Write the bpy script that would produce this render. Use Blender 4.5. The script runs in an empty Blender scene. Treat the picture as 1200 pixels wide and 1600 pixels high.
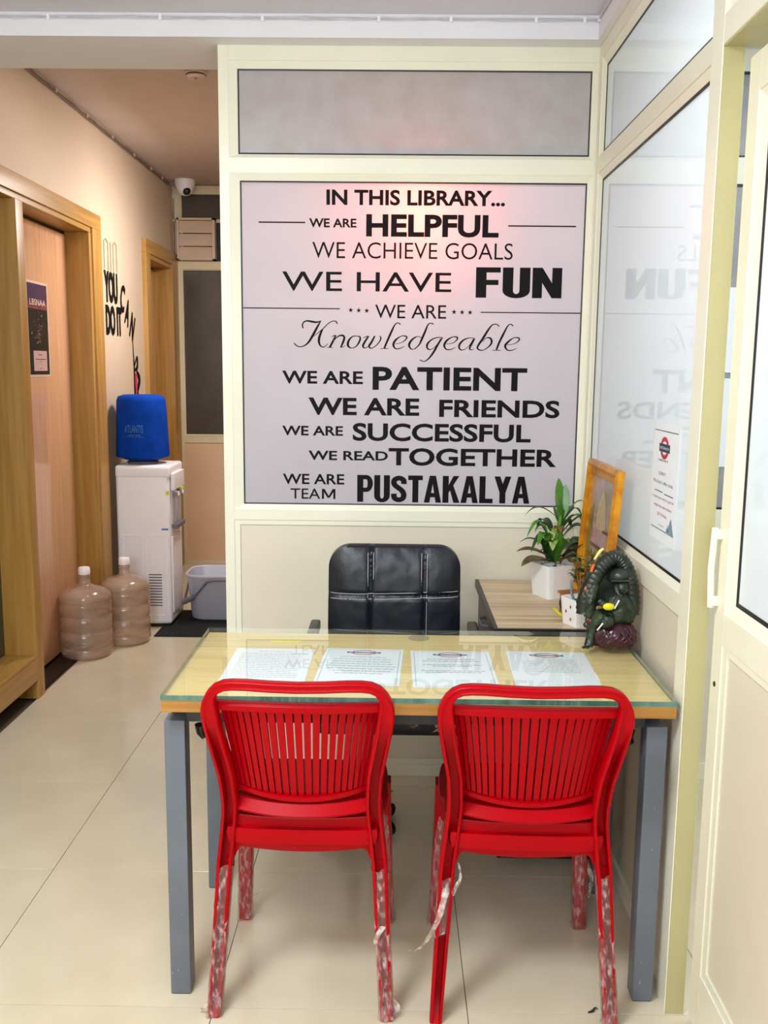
import bpy, bmesh, math, random
from mathutils import Vector, Matrix, noise
random.seed(7)
PI = math.pi
SC = bpy.context.scene
COL = SC.collection

# ------------------------------------------------------------------ camera
FPX, CAMH = 1455.0, 1.50
_d = Vector((16, -223, FPX)).normalized()
_v = Vector((-95, 9430, FPX)); _v = (_v - _d * _v.dot(_d)).normalized()
_r = _v.cross(_d)
cam_d = bpy.data.cameras.new('camera'); cam = bpy.data.objects.new('camera', cam_d); COL.objects.link(cam)
cam_d.sensor_fit = 'HORIZONTAL'; cam_d.sensor_width = 36.0; cam_d.lens = 36.0 * FPX / 1200.0
cam_d.clip_start = 0.02
_R = Matrix(((_r.x, -_r.y, -_r.z), (_d.x, -_d.y, -_d.z), (-_v.x, _v.y, _v.z)))
cam.matrix_world = Matrix.Translation((0, 0, CAMH)) @ _R.to_4x4()
SC.camera = cam

# ------------------------------------------------------------------ world, lamps, exposure
SC.view_settings.view_transform = 'Standard'; SC.view_settings.look = 'None'
SC.view_settings.exposure = 0.70; SC.view_settings.gamma = 1.0
try: SC.view_settings.use_curve_mapping = False
except Exception: pass
W = bpy.data.worlds.new('world'); SC.world = W; W.use_nodes = True
W.node_tree.nodes['Background'].inputs[0].default_value = (0.9, 0.93, 1.0, 1)
W.node_tree.nodes['Background'].inputs[1].default_value = 0.25

def area(name, loc, rot, sx, sy, power, col):
    l = bpy.data.lights.new(name, 'AREA'); l.shape = 'RECTANGLE'; l.size = sx; l.size_y = sy
    l.energy = power; l.color = col
    o = bpy.data.objects.new(name, l); o.location = loc; o.rotation_euler = rot; COL.objects.link(o); return o
area('ceiling_panel_light', (-0.85, 0.85, 2.61), (0, 0, 0), 0.6, 0.6, 36, (0.87, 0.94, 1.0))
area('wall_tube_light', (-0.7, -1.72, 2.05), (math.radians(116), 0, 0), 1.8, 0.5, 47, (0.84, 0.92, 1.0))
area('corridor_panel_light', (-1.0, 4.15, 2.79), (0, 0, 0), 0.3, 0.3, 2.6, (1.0, 0.92, 0.88))
area('corridor_panel_light', (-0.76, 5.35, 2.4), (0, math.radians(35), 0), 0.25, 0.5, 15, (1.0, 0.92, 0.88))
area('side_room_light', (1.5, 1.6, 2.61), (0, 0, 0), 0.8, 1.6, 26, (0.88, 0.95, 1.0))
area('back_room_light', (0.5, 4.4, 2.78), (0, 0, 0), 1.0, 0.8, 16, (0.92, 0.93, 1.0))
_l = bpy.data.lights.new('red_lamp_light', 'POINT'); _l.energy = 7.0; _l.color = (1.0, 0.10, 0.035); _l.shadow_soft_size = 0.05
_o = bpy.data.objects.new('red_lamp_light', _l); _o.location = (0.075, 3.455, 2.03); COL.objects.link(_o)

# ------------------------------------------------------------------ pixel -> place (photo read as 1200x1600)
def ray(px, py):
    c = Vector((px - 600, py - 800, FPX)); return Vector((c.dot(_r), c.dot(_d), -c.dot(_v)))
def at_z(px, py, z=0.0):
    q = ray(px, py); return Vector((0, 0, CAMH)) + q * ((z - CAMH) / q.z)
def at_y(px, py, y):
    q = ray(px, py); return Vector((0, 0, CAMH)) + q * (y / q.y)
def at_x(px, py, x):
    q = ray(px, py); return Vector((0, 0, CAMH)) + q * (x / q.x)

# ------------------------------------------------------------------ materials
def lin(c):
    return tuple(((x / 255) / 12.92 if x / 255 <= 0.04045 else ((x / 255 + 0.055) / 1.055) ** 2.4) for x in c)
def mat(name, rgb, rough=0.5, metal=0.0, var=0.06, scale=6.0, stretch=(1, 1, 1), bump=0.0, bscale=None, coat=0.0, spec=0.5, trans=0.0, rgb2=None, detail=4.0):
    m = bpy.data.materials.new(name); m.use_nodes = True
    nt = m.node_tree; N = nt.nodes; L = nt.links; b = N['Principled BSDF']
    c1 = lin(rgb); c2 = lin(rgb2) if rgb2 else tuple(max(0, x * (1 - var * 2.2)) for x in c1)
    tc = N.new('ShaderNodeTexCoord'); mp = N.new('ShaderNodeMapping'); mp.inputs['Scale'].default_value = stretch
    nz = N.new('ShaderNodeTexNoise'); nz.inputs['Scale'].default_value = scale; nz.inputs['Detail'].default_value = detail
    L.new(tc.outputs['Object'], mp.inputs[0]); L.new(mp.outputs[0], nz.inputs['Vector'])
    rp = N.new('ShaderNodeValToRGB'); rp.color_ramp.elements[0].position = 0.3; rp.color_ramp.elements[1].position = 0.7
    rp.color_ramp.elements[0].color = (*c2, 1); rp.color_ramp.elements[1].color = (*c1, 1)
    L.new(nz.outputs['Fac'], rp.inputs[0]); L.new(rp.outputs[0], b.inputs['Base Color'])
    b.inputs['Roughness'].default_value = rough; b.inputs['Metallic'].default_value = metal
    b.inputs['Coat Weight'].default_value = coat; b.inputs['Coat Roughness'].default_value = 0.03
    b.inputs['Specular IOR Level'].default_value = spec; b.inputs['Transmission Weight'].default_value = trans
    if bump:
        n2 = N.new('ShaderNodeTexNoise'); n2.inputs['Scale'].default_value = bscale or scale * 4; n2.inputs['Detail'].default_value = 3
        L.new(mp.outputs[0], n2.inputs['Vector'])
        bp = N.new('ShaderNodeBump'); bp.inputs['Strength'].default_value = bump; bp.inputs['Distance'].default_value = 0.01
        L.new(n2.outputs['Fac'], bp.inputs['Height']); L.new(bp.outputs[0], b.inputs['Normal'])
    return m
def schlick(nt, f0):
    """reflectance of a smooth dielectric, the same from both sides of a thin sheet"""
    N = nt.nodes; L = nt.links
    lw = N.new('ShaderNodeLayerWeight'); lw.inputs['Blend'].default_value = 0.5
    p = N.new('ShaderNodeMath'); p.operation = 'POWER'; p.inputs[1].default_value = 5.0
    m = N.new('ShaderNodeMath'); m.operation = 'MULTIPLY_ADD'; m.inputs[1].default_value = 1 - f0; m.inputs[2].default_value = f0
    L.new(lw.outputs['Facing'], p.inputs[0]); L.new(p.outputs[0], m.inputs[0]); return m.outputs[0]
def see_through(name, tint, body, body_fac, rough=0.05, ior=1.45, gloss=(1, 1, 1), noise_fac=None):
    """clear sheet: transparent + body colour, with a fresnel gloss on top"""
    m = bpy.data.materials.new(name); m.use_nodes = True
    nt = m.node_tree; N = nt.nodes; L = nt.links; N.remove(N['Principled BSDF']); out = N['Material Output']
    tr = N.new('ShaderNodeBsdfTransparent'); tr.inputs[0].default_value = (*tint, 1)
    df = N.new('ShaderNodeBsdfDiffuse'); df.inputs[0].default_value = (*lin(body), 1)
    gl = N.new('ShaderNodeBsdfGlossy'); gl.inputs['Roughness'].default_value = rough; gl.inputs[0].default_value = (*gloss, 1)
    fr = schlick(nt, ((ior - 1) / (ior + 1)) ** 2)
    a = N.new('ShaderNodeMixShader'); b = N.new('ShaderNodeMixShader')
    a.inputs[0].default_value = body_fac
    if noise_fac:
        tc = N.new('ShaderNodeTexCoord'); mp = N.new('ShaderNodeMapping'); mp.inputs['Scale'].default_value = noise_fac[1]
        nz = N.new('ShaderNodeTexNoise'); nz.inputs['Scale'].default_value = noise_fac[0]; nz.inputs['Detail'].default_value = 5
        rp = N.new('ShaderNodeValToRGB'); lo, hi, p0, p1 = noise_fac[2]
        rp.color_ramp.elements[0].position = p0; rp.color_ramp.elements[1].position = p1
        rp.color_ramp.elements[0].color = (lo, lo, lo, 1); rp.color_ramp.elements[1].color = (hi, hi, hi, 1)
        L.new(tc.outputs['Object'], mp.inputs[0]); L.new(mp.outputs[0], nz.inputs['Vector']); L.new(nz.outputs['Fac'], rp.inputs[0]); L.new(rp.outputs[0], a.inputs[0])
        bp = N.new('ShaderNodeBump'); bp.inputs['Strength'].default_value = 0.5; bp.inputs['Distance'].default_value = 0.004
        L.new(nz.outputs['Fac'], bp.inputs['Height']); L.new(bp.outputs[0], gl.inputs['Normal'])
    L.new(tr.outputs[0], a.inputs[1]); L.new(df.outputs[0], a.inputs[2])
    L.new(fr, b.inputs[0]); L.new(a.outputs[0], b.inputs[1]); L.new(gl.outputs[0], b.inputs[2]); L.new(b.outputs[0], out.inputs[0])
    return m
def film(name, rgb, rgb2, tr_w, rough, scale, tcol=(1, 1, 1)):
    """printed vinyl film: diffuse front, lets some light through"""
    m = mat(name, rgb, rough, rgb2=rgb2, scale=scale, detail=6)
    N = m.node_tree.nodes; L = m.node_tree.links; b = N['Principled BSDF']; out = N['Material Output']
    t = N.new('ShaderNodeBsdfTranslucent'); t.inputs[0].default_value = (*tcol, 1)
    mx = N.new('ShaderNodeMixShader'); mx.inputs[0].default_value = tr_w
    L.new(b.outputs[0], mx.inputs[1]); L.new(t.outputs[0], mx.inputs[2]); L.new(mx.outputs[0], out.inputs[0])
    return m
def wood(name, c1, c2, axis, rough=0.35, scale=3.0, coat=0.0, k=14):
    st = [k, k, k]; st[axis] = 0.7
    return mat(name, c1, rough, rgb2=c2, scale=scale, stretch=tuple(st), detail=6, coat=coat)

IVORY = mat('ivory_aluminium', (240, 239, 218), 0.32, var=0.02)
IVORY_C = mat('cream_corridor_aluminium', (226, 214, 178), 0.35, var=0.03)
PANELM = mat('cream_laminate', (229, 221, 200), 0.33, var=0.03, scale=3)
PANELC = mat('tan_laminate', (236, 202, 164), 0.4, var=0.04, scale=3)
BLACKR = mat('black_rubber', (14, 14, 15), 0.45, var=0.1)
WHITEP = mat('white_paint', (238, 238, 244), 0.6, var=0.015)
CEILP = mat('ceiling_paint', (228, 228, 238), 0.7, var=0.02)
CEILC = mat('corridor_ceiling_paint', (205, 190, 182), 0.75, var=0.03)
BEAMU = mat('beam_paint', (244, 243, 247), 0.7, var=0.02)
WALLC = mat('corridor_wall_paint', (206, 186, 162), 0.6, var=0.03, scale=2)
WALLW = mat('plain_wall_paint', (226, 226, 226), 0.7, var=0.02)
GREYFILM = film('grey_window_film', (168, 169, 169), (156, 153, 152), 0.10, 0.35, 14)
POSTERF = film('lilac_poster_vinyl', (190, 190, 200), (182, 182, 191), 0.30, 0.42, 5)
FROST = film('frosted_white_glass', (226, 236, 242), (218, 229, 236), 0.45, 0.6, 2, (0.95, 0.98, 1.0))
_b = FROST.node_tree.nodes['Principled BSDF']; _b.inputs['Specular IOR Level'].default_value = 0.05
_n = FROST.node_tree.nodes; _g = _n.new('ShaderNodeBsdfGlossy'); _g.inputs['Roughness'].default_value = 0.0; _f = schlick(FROST.node_tree, 0.04)
_x = _n.new('ShaderNodeMixShader'); _o = _n['Material Output']; _s = _o.inputs[0].links[0].from_socket; _k = FROST.node_tree.links
_k.new(_f, _x.inputs[0]); _k.new(_s, _x.inputs[1]); _k.new(_g.outputs[0], _x.inputs[2]); _k.new(_x.outputs[0], _o.inputs[0])
DARKPANE = mat('dark_window_film', (84, 78, 72), 0.22, var=0.10, scale=5)
INK = mat('black_ink', (15, 10, 12), 0.6, var=0.05, spec=0.15)
INKG = mat('grey_ink', (120, 124, 135), 0.6, var=0.05)
INKR = mat('red_ink', (196, 52, 74), 0.6, var=0.05)
INKP = mat('pink_ink', (190, 120, 135), 0.6, var=0.05)
INKB = mat('navy_ink', (42, 62, 92), 0.6, var=0.05)
INKT = mat('teal_ink', (120, 160, 172), 0.6, var=0.05)
PAPER = mat('white_paper', (238, 243, 248), 0.6, var=0.01)
OAKV = wood('oak_upright', (186, 144, 74), (160, 116, 50), 2, 0.38)
OAKH = wood('oak_lengthwise', (186, 144, 74), (162, 120, 56), 1, 0.38)
LEAFW = wood('pale_laminate_door', (222, 176, 138), (204, 156, 118), 2, 0.16, coat=0.25, k=20)
DESKW = wood('desk_oak_laminate', (240, 216, 154), (224, 196, 132), 0, 0.35, k=18)
DESKE = wood('desk_edge_oak', (180, 130, 62), (148, 102, 42), 0, 0.4, k=22)
RETW = wood('pale_striped_laminate', (226, 202, 164), (176, 146, 110), 0, 0.35, scale=2.2, k=16)
BLACKW = mat('black_laminate', (26, 24, 26), 0.4, var=0.1)
GREYM = mat('slate_grey_metal', (104, 112, 122), 0.42, var=0.06, scale=9, bump=0.05, bscale=300)
GREYDK = mat('dark_grey_metal', (52, 54, 60), 0.5, var=0.08)
CHIP = mat('chipped_paint', (176, 176, 178), 0.6, var=0.1)
RED = mat('red_plastic', (176, 0, 15), 0.34, var=0.05, scale=3, spec=0.12)
TILE = mat('beige_floor_tile', (219, 208, 183), 0.16, rgb2=(206, 194, 168), scale=3.2, detail=7, coat=0.15)
GROUT = mat('floor_grout', (84, 70, 54), 0.8, var=0.1)
STONE = mat('black_granite', (30, 26, 28), 0.3, rgb2=(12, 10, 12), scale=60)
WHITEPL = mat('white_plastic', (250, 248, 252), 0.3, var=0.015)
GREYPL = mat('grey_plastic', (196, 198, 210), 0.4, var=0.04)
GREYPD = mat('dark_grey_plastic', (112, 108, 116), 0.45, var=0.05)
BLUEC = mat('blue_cloth_cover', (0, 66, 172), 0.85, spec=0.15, rgb2=(0, 52, 146), scale=14, bump=0.25, bscale=18)
BLUEINK = mat('faded_blue_print', (84, 136, 196), 0.8, var=0.1)
LEATH = mat('black_leather', (13, 22, 33), 0.40, var=0.15, scale=9, bump=0.12, bscale=45)
THREAD = mat('pale_thread', (196, 196, 200), 0.7, var=0.1)
BLKPL = mat('black_plastic', (22, 22, 25), 0.4, var=0.1)
GOLDF = mat('gilded_wood', (232, 160, 30), 0.3, rgb2=(170, 100, 16), scale=20, metal=0.25, bump=0.15)
CERAM = mat('white_ceramic', (240, 240, 238), 0.18, var=0.01)
SOIL = mat('dark_soil', (70, 58, 46), 0.95, rgb2=(36, 28, 22), scale=70)
PEBB = mat('pebble', (196, 196, 190), 0.6, var=0.2, scale=20)
LEAFG = mat('fresh_leaf', (92, 150, 44), 0.35, rgb2=(52, 108, 30), scale=18)
LEAFD = mat('dark_leaf', (44, 84, 36), 0.35, rgb2=(24, 52, 24), scale=22)
LEAFB = mat('bronze_leaf', (134, 116, 54), 0.45, rgb2=(86, 64, 34), scale=26)
LEAFS = mat('speckled_leaf', (178, 196, 96), 0.45, rgb2=(84, 128, 40), scale=90)
STATG = mat('dark_green_resin', (52, 68, 46), 0.24, rgb2=(5, 10, 10), scale=38, bump=0.5, bscale=70, detail=8)
STATH = mat('ridged_green_resin', (50, 58, 50), 0.30, rgb2=(8, 14, 13), scale=34, detail=8)
STATP = mat('maroon_resin', (76, 30, 46), 0.22, rgb2=(34, 10, 20), scale=16)
YELL = mat('yellow_enamel', (238, 230, 30), 0.4, var=0.1)
REDE = mat('dark_red_enamel', (150, 24, 40), 0.35, var=0.1)
ORNG = mat('orange_enamel', (232, 110, 62), 0.5, var=0.1)
WHITEE = mat('white_enamel', (232, 230, 220), 0.4, var=0.03)
BROWNW = wood('brown_toy_wood', (176, 116, 52), (128, 78, 30), 2, 0.5)
MATR = mat('black_rubber_mat', (28, 28, 30), 0.8, var=0.1)
VENTP = mat('beige_vent_plastic', (216, 192, 168), 0.5, var=0.04)
CABLE = mat('white_cable', (216, 216, 222), 0.5, var=0.03)
CABLEB = mat('brown_grey_cable', (142, 120, 104), 0.6, var=0.1)
NOTE = mat('yellow_note_paper', (240, 234, 96), 0.6, var=0.02)
KRAFT = mat('torn_backing_paper', (188, 170, 138), 0.85, rgb2=(150, 128, 98), scale=30)
CLEAR = see_through('clear_table_glass', (0.97, 0.995, 0.98), (200, 230, 220), 0.02, 0.0, 1.55)
GLEDGE = mat('green_glass_edge', (104, 146, 134), 0.08, rgb2=(52, 92, 84), scale=24, stretch=(1, .2, .2), coat=0.5)
JUG = see_through('dusty_clear_plastic', (0.86, 0.76, 0.67), (204, 178, 156), 0.5, 0.12, 1.45, noise_fac=(5, (1, 1, 3), (0.28, 0.62, 0.3, 0.75)))
WRAP = see_through('clear_stretch_film', (0.86, 0.74, 0.78), (232, 206, 206), 0.3, 0.16, 1.6, noise_fac=(75, (1.5, 1.5, 0.55), (0.05, 0.50, 0.48, 0.70)))
WRAPL = see_through('loose_stretch_film', (0.95, 0.93, 0.92), (228, 214, 206), 0.45, 0.12, 1.5, noise_fac=(60, (1, 1, 1), (0.15, 0.8, 0.4, 0.7)))
LAMPR = bpy.data.materials.new('red_lamp_glow'); LAMPR.use_nodes = True
LAMPR.node_tree.nodes['Principled BSDF'].inputs['Emission Color'].default_value = (1, .15, .05, 1)
LAMPR.node_tree.nodes['Principled BSDF'].inputs['Emission Strength'].default_value = 3

# ------------------------------------------------------------------ mesh builder
class MB:
    def __init__(s): s.v = []; s.f = []; s.m = []
    def add(s, vs, fs, mi=0):
        o = len(s.v); s.v += [tuple(x) for x in vs]; s.f += [tuple(i + o for i in f) for f in fs]; s.m += [mi] * len(fs); return s
    def box(s, x0, x1, y0, y1, z0, z1, mi=0, bev=0.0):
        if bev <= 0:
            vs = [(x, y, z) for z in (z0, z1) for y in (y0, y1) for x in (x0, x1)]
            return s.add(vs, [(0, 2, 3, 1), (4, 5, 7, 6), (0, 1, 5, 4), (2, 6, 7, 3), (0, 4, 6, 2), (1, 3, 7, 5)], mi)
        b = bmesh.new(); bmesh.ops.create_cube(b, size=1)
        for q in b.verts: q.co = Vector(((x0 + x1) / 2 + q.co.x * (x1 - x0), (y0 + y1) / 2 + q.co.y * (y1 - y0), (z0 + z1) / 2 + q.co.z * (z1 - z0)))
        bmesh.ops.bevel(b, geom=b.edges[:], offset=bev, segments=3, profile=0.6, affect='EDGES', clamp_overlap=True)
        b.verts.index_update(); s.add([q.co for q in b.verts], [[q.index for q in f.verts] for f in b.faces], mi); b.free(); return s
    def xbox(s, M, sx, sy, sz, mi=0, bev=0.0):
        t = MB().box(-sx / 2, sx / 2, -sy / 2, sy / 2, -sz / 2, sz / 2, 0, bev)
        return s.add([M @ Vector(q) for q in t.v], t.f, mi)
    def tube(s, pts, rad, n=8, mi=0, caps=True, sec=None, flat=1.0):
        P = [Vector(p) for p in pts]; k = len(P)
        R = rad if isinstance(rad, (list, tuple)) else [rad] * k
        rings = []; up = None
        for i in range(k):
            t = (P[min(i + 1, k - 1)] - P[max(i - 1, 0)]).normalized()
            if up is None:
                up = Vector((0, 0, 1)) if abs(t.z) < 0.9 else Vector((0, 1, 0))
            a = t.cross(up); a = a.normalized() if a.length > 1e-6 else Vector((1, 0, 0)); b2 = a.cross(t).normalized(); up = b2
            rings.append([P[i] + (a * math.cos(2 * PI * j / n) + b2 * math.sin(2 * PI * j / n) * flat) * R[i] for j in range(n)])
        return s.loft(rings, caps, mi)
    def loft(s, rings, caps=True, mi=0, closed=True):
        n = len(rings[0]); vs = [p for r in rings for p in r]; fs = []
        for i in range(len(rings) - 1):
            for j in range(n if closed else n - 1):
                a = i * n + j; b = i * n + (j + 1) % n
                fs.append((a, b, b + n, a + n))
        if caps and closed: fs.append(tuple(range(n))[::-1]); fs.append(tuple((len(rings) - 1) * n + j for j in range(n)))
        return s.add(vs, fs, mi)
    def lathe(s, prof, c=(0, 0, 0), n=32, mi=0, sx=1, sy=1, caps=True, fn=None):
        rings = []
        for r, z in prof:
            rr = []
            for j in range(n):
                a = 2 * PI * j / n; k = fn(a, z) if fn else 1
                rr.append((c[0] + math.cos(a) * r * sx * k, c[1] + math.sin(a) * r * sy * k, c[2] + z))
            rings.append(rr)
        return s.loft(rings, caps, mi)
    def ball(s, c, rx, ry, rz, n=16, mi=0, M=None):
        prof = [(math.sin(PI * i / (n // 2)) + 1e-4, -math.cos(PI * i / (n // 2))) for i in range(n // 2 + 1)]
        t = MB().lathe(prof, n=n)
        vs = [Vector((q[0] * rx, q[1] * ry, q[2] * rz)) for q in t.v]
        if M: vs = [M @ q for q in vs]
        return s.add([q + Vector(c) for q in vs], t.f, mi)
    def prism(s, poly, f, d0, d1, mi=0):
        """poly in (a,b), f(a,b,d)->point"""
        n = len(poly); vs = [f(a, b, d0) for a, b in poly] + [f(a, b, d1) for a, b in poly]
        fs = [tuple(range(n))[::-1], tuple(range(n, 2 * n))] + [(i, (i + 1) % n, n + (i + 1) % n, n + i) for i in range(n)]
        return s.add(vs, fs, mi)
    def build(s, name, m, parent=None, smooth=None, fix=True):
        me = bpy.data.meshes.new(name); me.from_pydata(s.v, [], s.f); me.validate(verbose=False)
        ms = m if isinstance(m, (list, tuple)) else [m]
        for q in ms: me.materials.append(q)
        if len(ms) > 1 and len(me.polygons) == len(s.m): me.polygons.foreach_set('material_index', s.m)
        if fix:
            b = bmesh.new(); b.from_mesh(me); bmesh.ops.recalc_face_normals(b, faces=b.faces[:]); b.to_mesh(me); b.free()
        if smooth:
            me.polygons.foreach_set('use_smooth', [True] * len(me.polygons))
            if smooth < 180: me.set_sharp_from_angle(angle=math.radians(smooth))
        o = bpy.data.objects.new(name, me); COL.objects.link(o)
        if parent: o.parent = parent; o.matrix_parent_inverse = Matrix()
        return o
def box(name, m, x0, x1, y0, y1, z0, z1, parent=None, bev=0.0):
    if parent:
        w = parent
        off = Vector((0, 0, 0))
        while w: off += w.location; w = w.parent
        x0 -= off.x; x1 -= off.x; y0 -= off.y; y1 -= off.y; z0 -= off.z; z1 -= off.z
    return MB().box(x0, x1, y0, y1, z0, z1, 0, bev).build(name, m, parent, smooth=35 if bev else None)
def empty(name, loc=(0, 0, 0), rz=0.0):
    o = bpy.data.objects.new(name, None); o.location = loc; o.rotation_euler = (0, 0, rz); o.empty_display_size = 0.05; COL.objects.link(o); return o
def tag(o, label, cat, group=None):
    o['label'] = label; o['category'] = cat
    if group: o['group'] = group
    return o
def thing(name, label, cat, loc=(0, 0, 0), rz=0.0, group=None): return tag(empty(name, loc, rz), label, cat, group)
def struct(o): o['kind'] = 'structure'; return o
def copy_tree(o, parent=None):
    c = o.copy(); COL.objects.link(c)
    if parent: c.parent = parent
    for ch in o.children: copy_tree(ch, c)
    return c
def spline(pts, sub=6):
    """Catmull-Rom through points of any dimension"""
    out = []; n = len(pts)
    for i in range(n - 1):
        p0 = pts[max(i - 1, 0)]; p1 = pts[i]; p2 = pts[i + 1]; p3 = pts[min(i + 2, n - 1)]
        for k in range(sub):
            t = k / sub
            out.append(tuple(0.5 * (2 * b + (c - a) * t + (2 * a - 5 * b + 4 * c - d) * t * t + (3 * b - a - 3 * c + d) * t ** 3) for a, b, c, d in zip(p0, p1, p2, p3)))
    out.append(tuple(pts[-1])); return out

# ------------------------------------------------------------------ lettering
_dg = None
def font_mesh(text, off=0.0, res=3):
    c = bpy.data.curves.new('lettering', 'FONT'); c.body = text; c.offset = off; c.resolution_u = res
    o = bpy.data.objects.new('lettering', c); COL.objects.link(o)
    dg = bpy.context.evaluated_depsgraph_get(); me = bpy.data.meshes.new_from_object(o.evaluated_get(dg))
    v = [(q.co.x, q.co.y) for q in me.vertices]; f = [tuple(p.vertices) for p in me.polygons]
    bpy.data.objects.remove(o); bpy.data.curves.remove(c); bpy.data.meshes.remove(me)
    return v, f
_cap = {}
def write(mb, text, f, a0, a1, b0, cap, off=0.0, mi=0, res=3, flip=False):
    """letters fitted into a0..a1, baseline b0, capital height cap; f(a,b)->point"""
    v, fc = font_mesh(text, off, res)
    if off not in _cap:
        hv, _ = font_mesh('H', off); _cap[off] = (min(q[1] for q in hv), max(q[1] for q in hv))
    h0, h1 = _cap[off]; x0 = min(q[0] for q in v); x1 = max(q[0] for q in v)
    mb.add([f(a0 + (x - x0) / (x1 - x0) * (a1 - a0), b0 + (y - h0) / (h1 - h0) * cap) for x, y in v], fc, mi)
def arcpoly(cx, cy, rx, ry, ix, iy, a0, a1, n=10):
    o = [(cx + rx * math.cos(a0 + (a1 - a0) * i / n), cy + ry * math.sin(a0 + (a1 - a0) * i / n)) for i in range(n + 1)]
    i_ = [(cx + ix * math.cos(a0 + (a1 - a0) * i / n), cy + iy * math.sin(a0 + (a1 - a0) * i / n)) for i in range(n + 1)]
    return [(o[k], o[k + 1], i_[k + 1], i_[k]) for k in range(n)]
def R_(x0, x1, y0, y1): return [((x0, y0), (x1, y0), (x1, y1), (x0, y1))]
def block_glyph(ch):
    """heavy condensed capitals on a 0.56 x 1 cell: list of polygons"""
    w, s, t = 0.56, 0.215, 0.17; h = PI / 2
    if ch == 'F': return 0.50, R_(0, s, 0, 1) + R_(s, .50, 1 - t, 1) + R_(s, .46, .42, .42 + t)
    if ch == 'L': return 0.48, R_(0, s, 0, 1) + R_(s, .48, 0, t)
    if ch == 'T': return 0.52, R_(.26 - s / 2, .26 + s / 2, 0, 1 - t) + R_(0, .52, 1 - t, 1)
    if ch == 'U': return w, R_(0, s, .24, 1) + R_(w - s, w, .24, 1) + arcpoly(w / 2, .24, w / 2, .25, w / 2 - s, .11, PI, 2 * PI)
    if ch == 'N': return 0.60, R_(0, .2, 0, 1) + R_(.4, .6, 0, 1) + [((.0, 1), (.2, 1), (.6, 0), (.4, 0))]
    if ch == 'P': return w, R_(0, s, 0, 1) + R_(s, .33, .84, 1) + R_(s, .33, .37, .53) + arcpoly(.33, .685, .23, .315, .04, .155, -h, h)
    if ch == 'A': return 0.62, [((0, 0), (.2, 0), (.36, 1), (.20, 1)), ((.42, 0), (.62, 0), (.42, 1), (.26, 1))] + R_(.14, .48, .2, .36)
    if ch == 'K': return 0.60, R_(0, s, 0, 1) + [((s, .38), (s, .66), (.38, 1), (.59, 1)), ((.24, .55), (.36, .70), (.61, 0), (.39, 0))]
    if ch == 'Y': return 0.60, R_(.30 - s / 2, .30 + s / 2, 0, .46) + [((0, 1), (.21, 1), (.30 + s / 2, .40), (.30 - s / 2, .40)), ((.39, 1), (.60, 1), (.30 + s / 2, .40), (.30 - s / 2, .40))]
    if ch == 'S':
        pts = spline([(.45, .68), (.44, .82), (.29, .90), (.12, .83), (.11, .67), (.24, .55), (.38, .44), (.45, .30), (.42, .15), (.27, .09), (.12, .16), (.10, .32)], 4)
        e = []
        for i in range(len(pts)):
            (x0, y0), (x1, y1) = pts[max(i - 1, 0)], pts[min(i + 1, len(pts) - 1)]; l = math.hypot(x1 - x0, y1 - y0) or 1; nx, ny = -(y1 - y0) / l * .10, (x1 - x0) / l * .09
            x, y = pts[i]; e.append(((x + nx, y + ny), (x - nx, y - ny)))
        return w, [(e[i][0], e[i + 1][0], e[i + 1][1], e[i][1]) for i in range(len(e) - 1)]
def write_block(mb, text, f, a0, a1, b0, cap, gap=0.045):
    x = 0; polys = []
    for ch in text:
        w, ps = block_glyph(ch); polys += [[(px + x, py) for px, py in p] for p in ps]; x += w + gap
    x -= gap
    for k, p in enumerate(polys):
        lay = 4e-5 * k if text == 'FUN' else (4e-5 * k if len(polys) < 20 else (0 if len(p) == 4 and abs(p[1][0] - p[0][0]) < .06 else 6e-5 * (k % 3)))
        mb.add([Vector(f(a0 + q[0] / x * (a1 - a0), b0 + q[1] * cap)) - Vector((0, lay, 0)) for q in p], [tuple(range(len(p)))])
def brush(mb, pts, f, sub=6):
    """pen stroke (x, y, width) -> ribbon with round joints"""
    P = spline(pts, sub); L = []; Rr = []
    for i, (x, y, w) in enumerate(P):
        x0, y0, _ = P[max(i - 1, 0)]; x1, y1, _ = P[min(i + 1, len(P) - 1)]
        l = math.hypot(x1 - x0, y1 - y0) or 1; nx, ny = -(y1 - y0) / l * w / 2, (x1 - x0) / l * w / 2
        L.append(f(x + nx, y + ny)); Rr.append(f(x - nx, y - ny))
    n = len(L); mb.add(L + Rr, [(i, i + 1, n + i + 1, n + i) for i in range(n - 1)])

# =================================================================== SETTING
YB = 3.287      # front of the glazed partition behind the desk
XR = 0.670      # face of the glazed partition on the right
ZC = 2.633      # front ceiling
ZK = 2.81       # corridor ceiling
XL = -1.63      # corridor left wall
YE = 7.03       # end of the corridor

# floor: slab of grout, every tile its own piece
fl = struct(box('floor', GROUT, -1.9, 2.4, -1.8, 7.4, -0.06, -0.006))
tm = None
for i in range(6):
    for j in range(15):
        x0 = -1.61 + 0.6 * i + 0.0009; y0 = -1.6 + 0.6 * j + 0.0009
        if y0 > 7.1: continue
        if tm is None:
            t = MB(); w = 0.5982; e = 0.0004
            lo = [(0, 0, -.008), (w, 0, -.008), (w, w, -.008), (0, w, -.008)]; mid = [(0, 0, -e), (w, 0, -e), (w, w, -e), (0, w, -e)]
            hi = [(e, e, 0), (w - e, e, 0), (w - e, w - e, 0), (e, w - e, 0)]
            t.loft([lo, mid, hi]); o = t.build('tile', TILE, fl); tm = o.data
        else:
            o = bpy.data.objects.new('tile', tm); COL.objects.link(o); o.parent = fl
        o.location = (x0, y0, 0)

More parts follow.
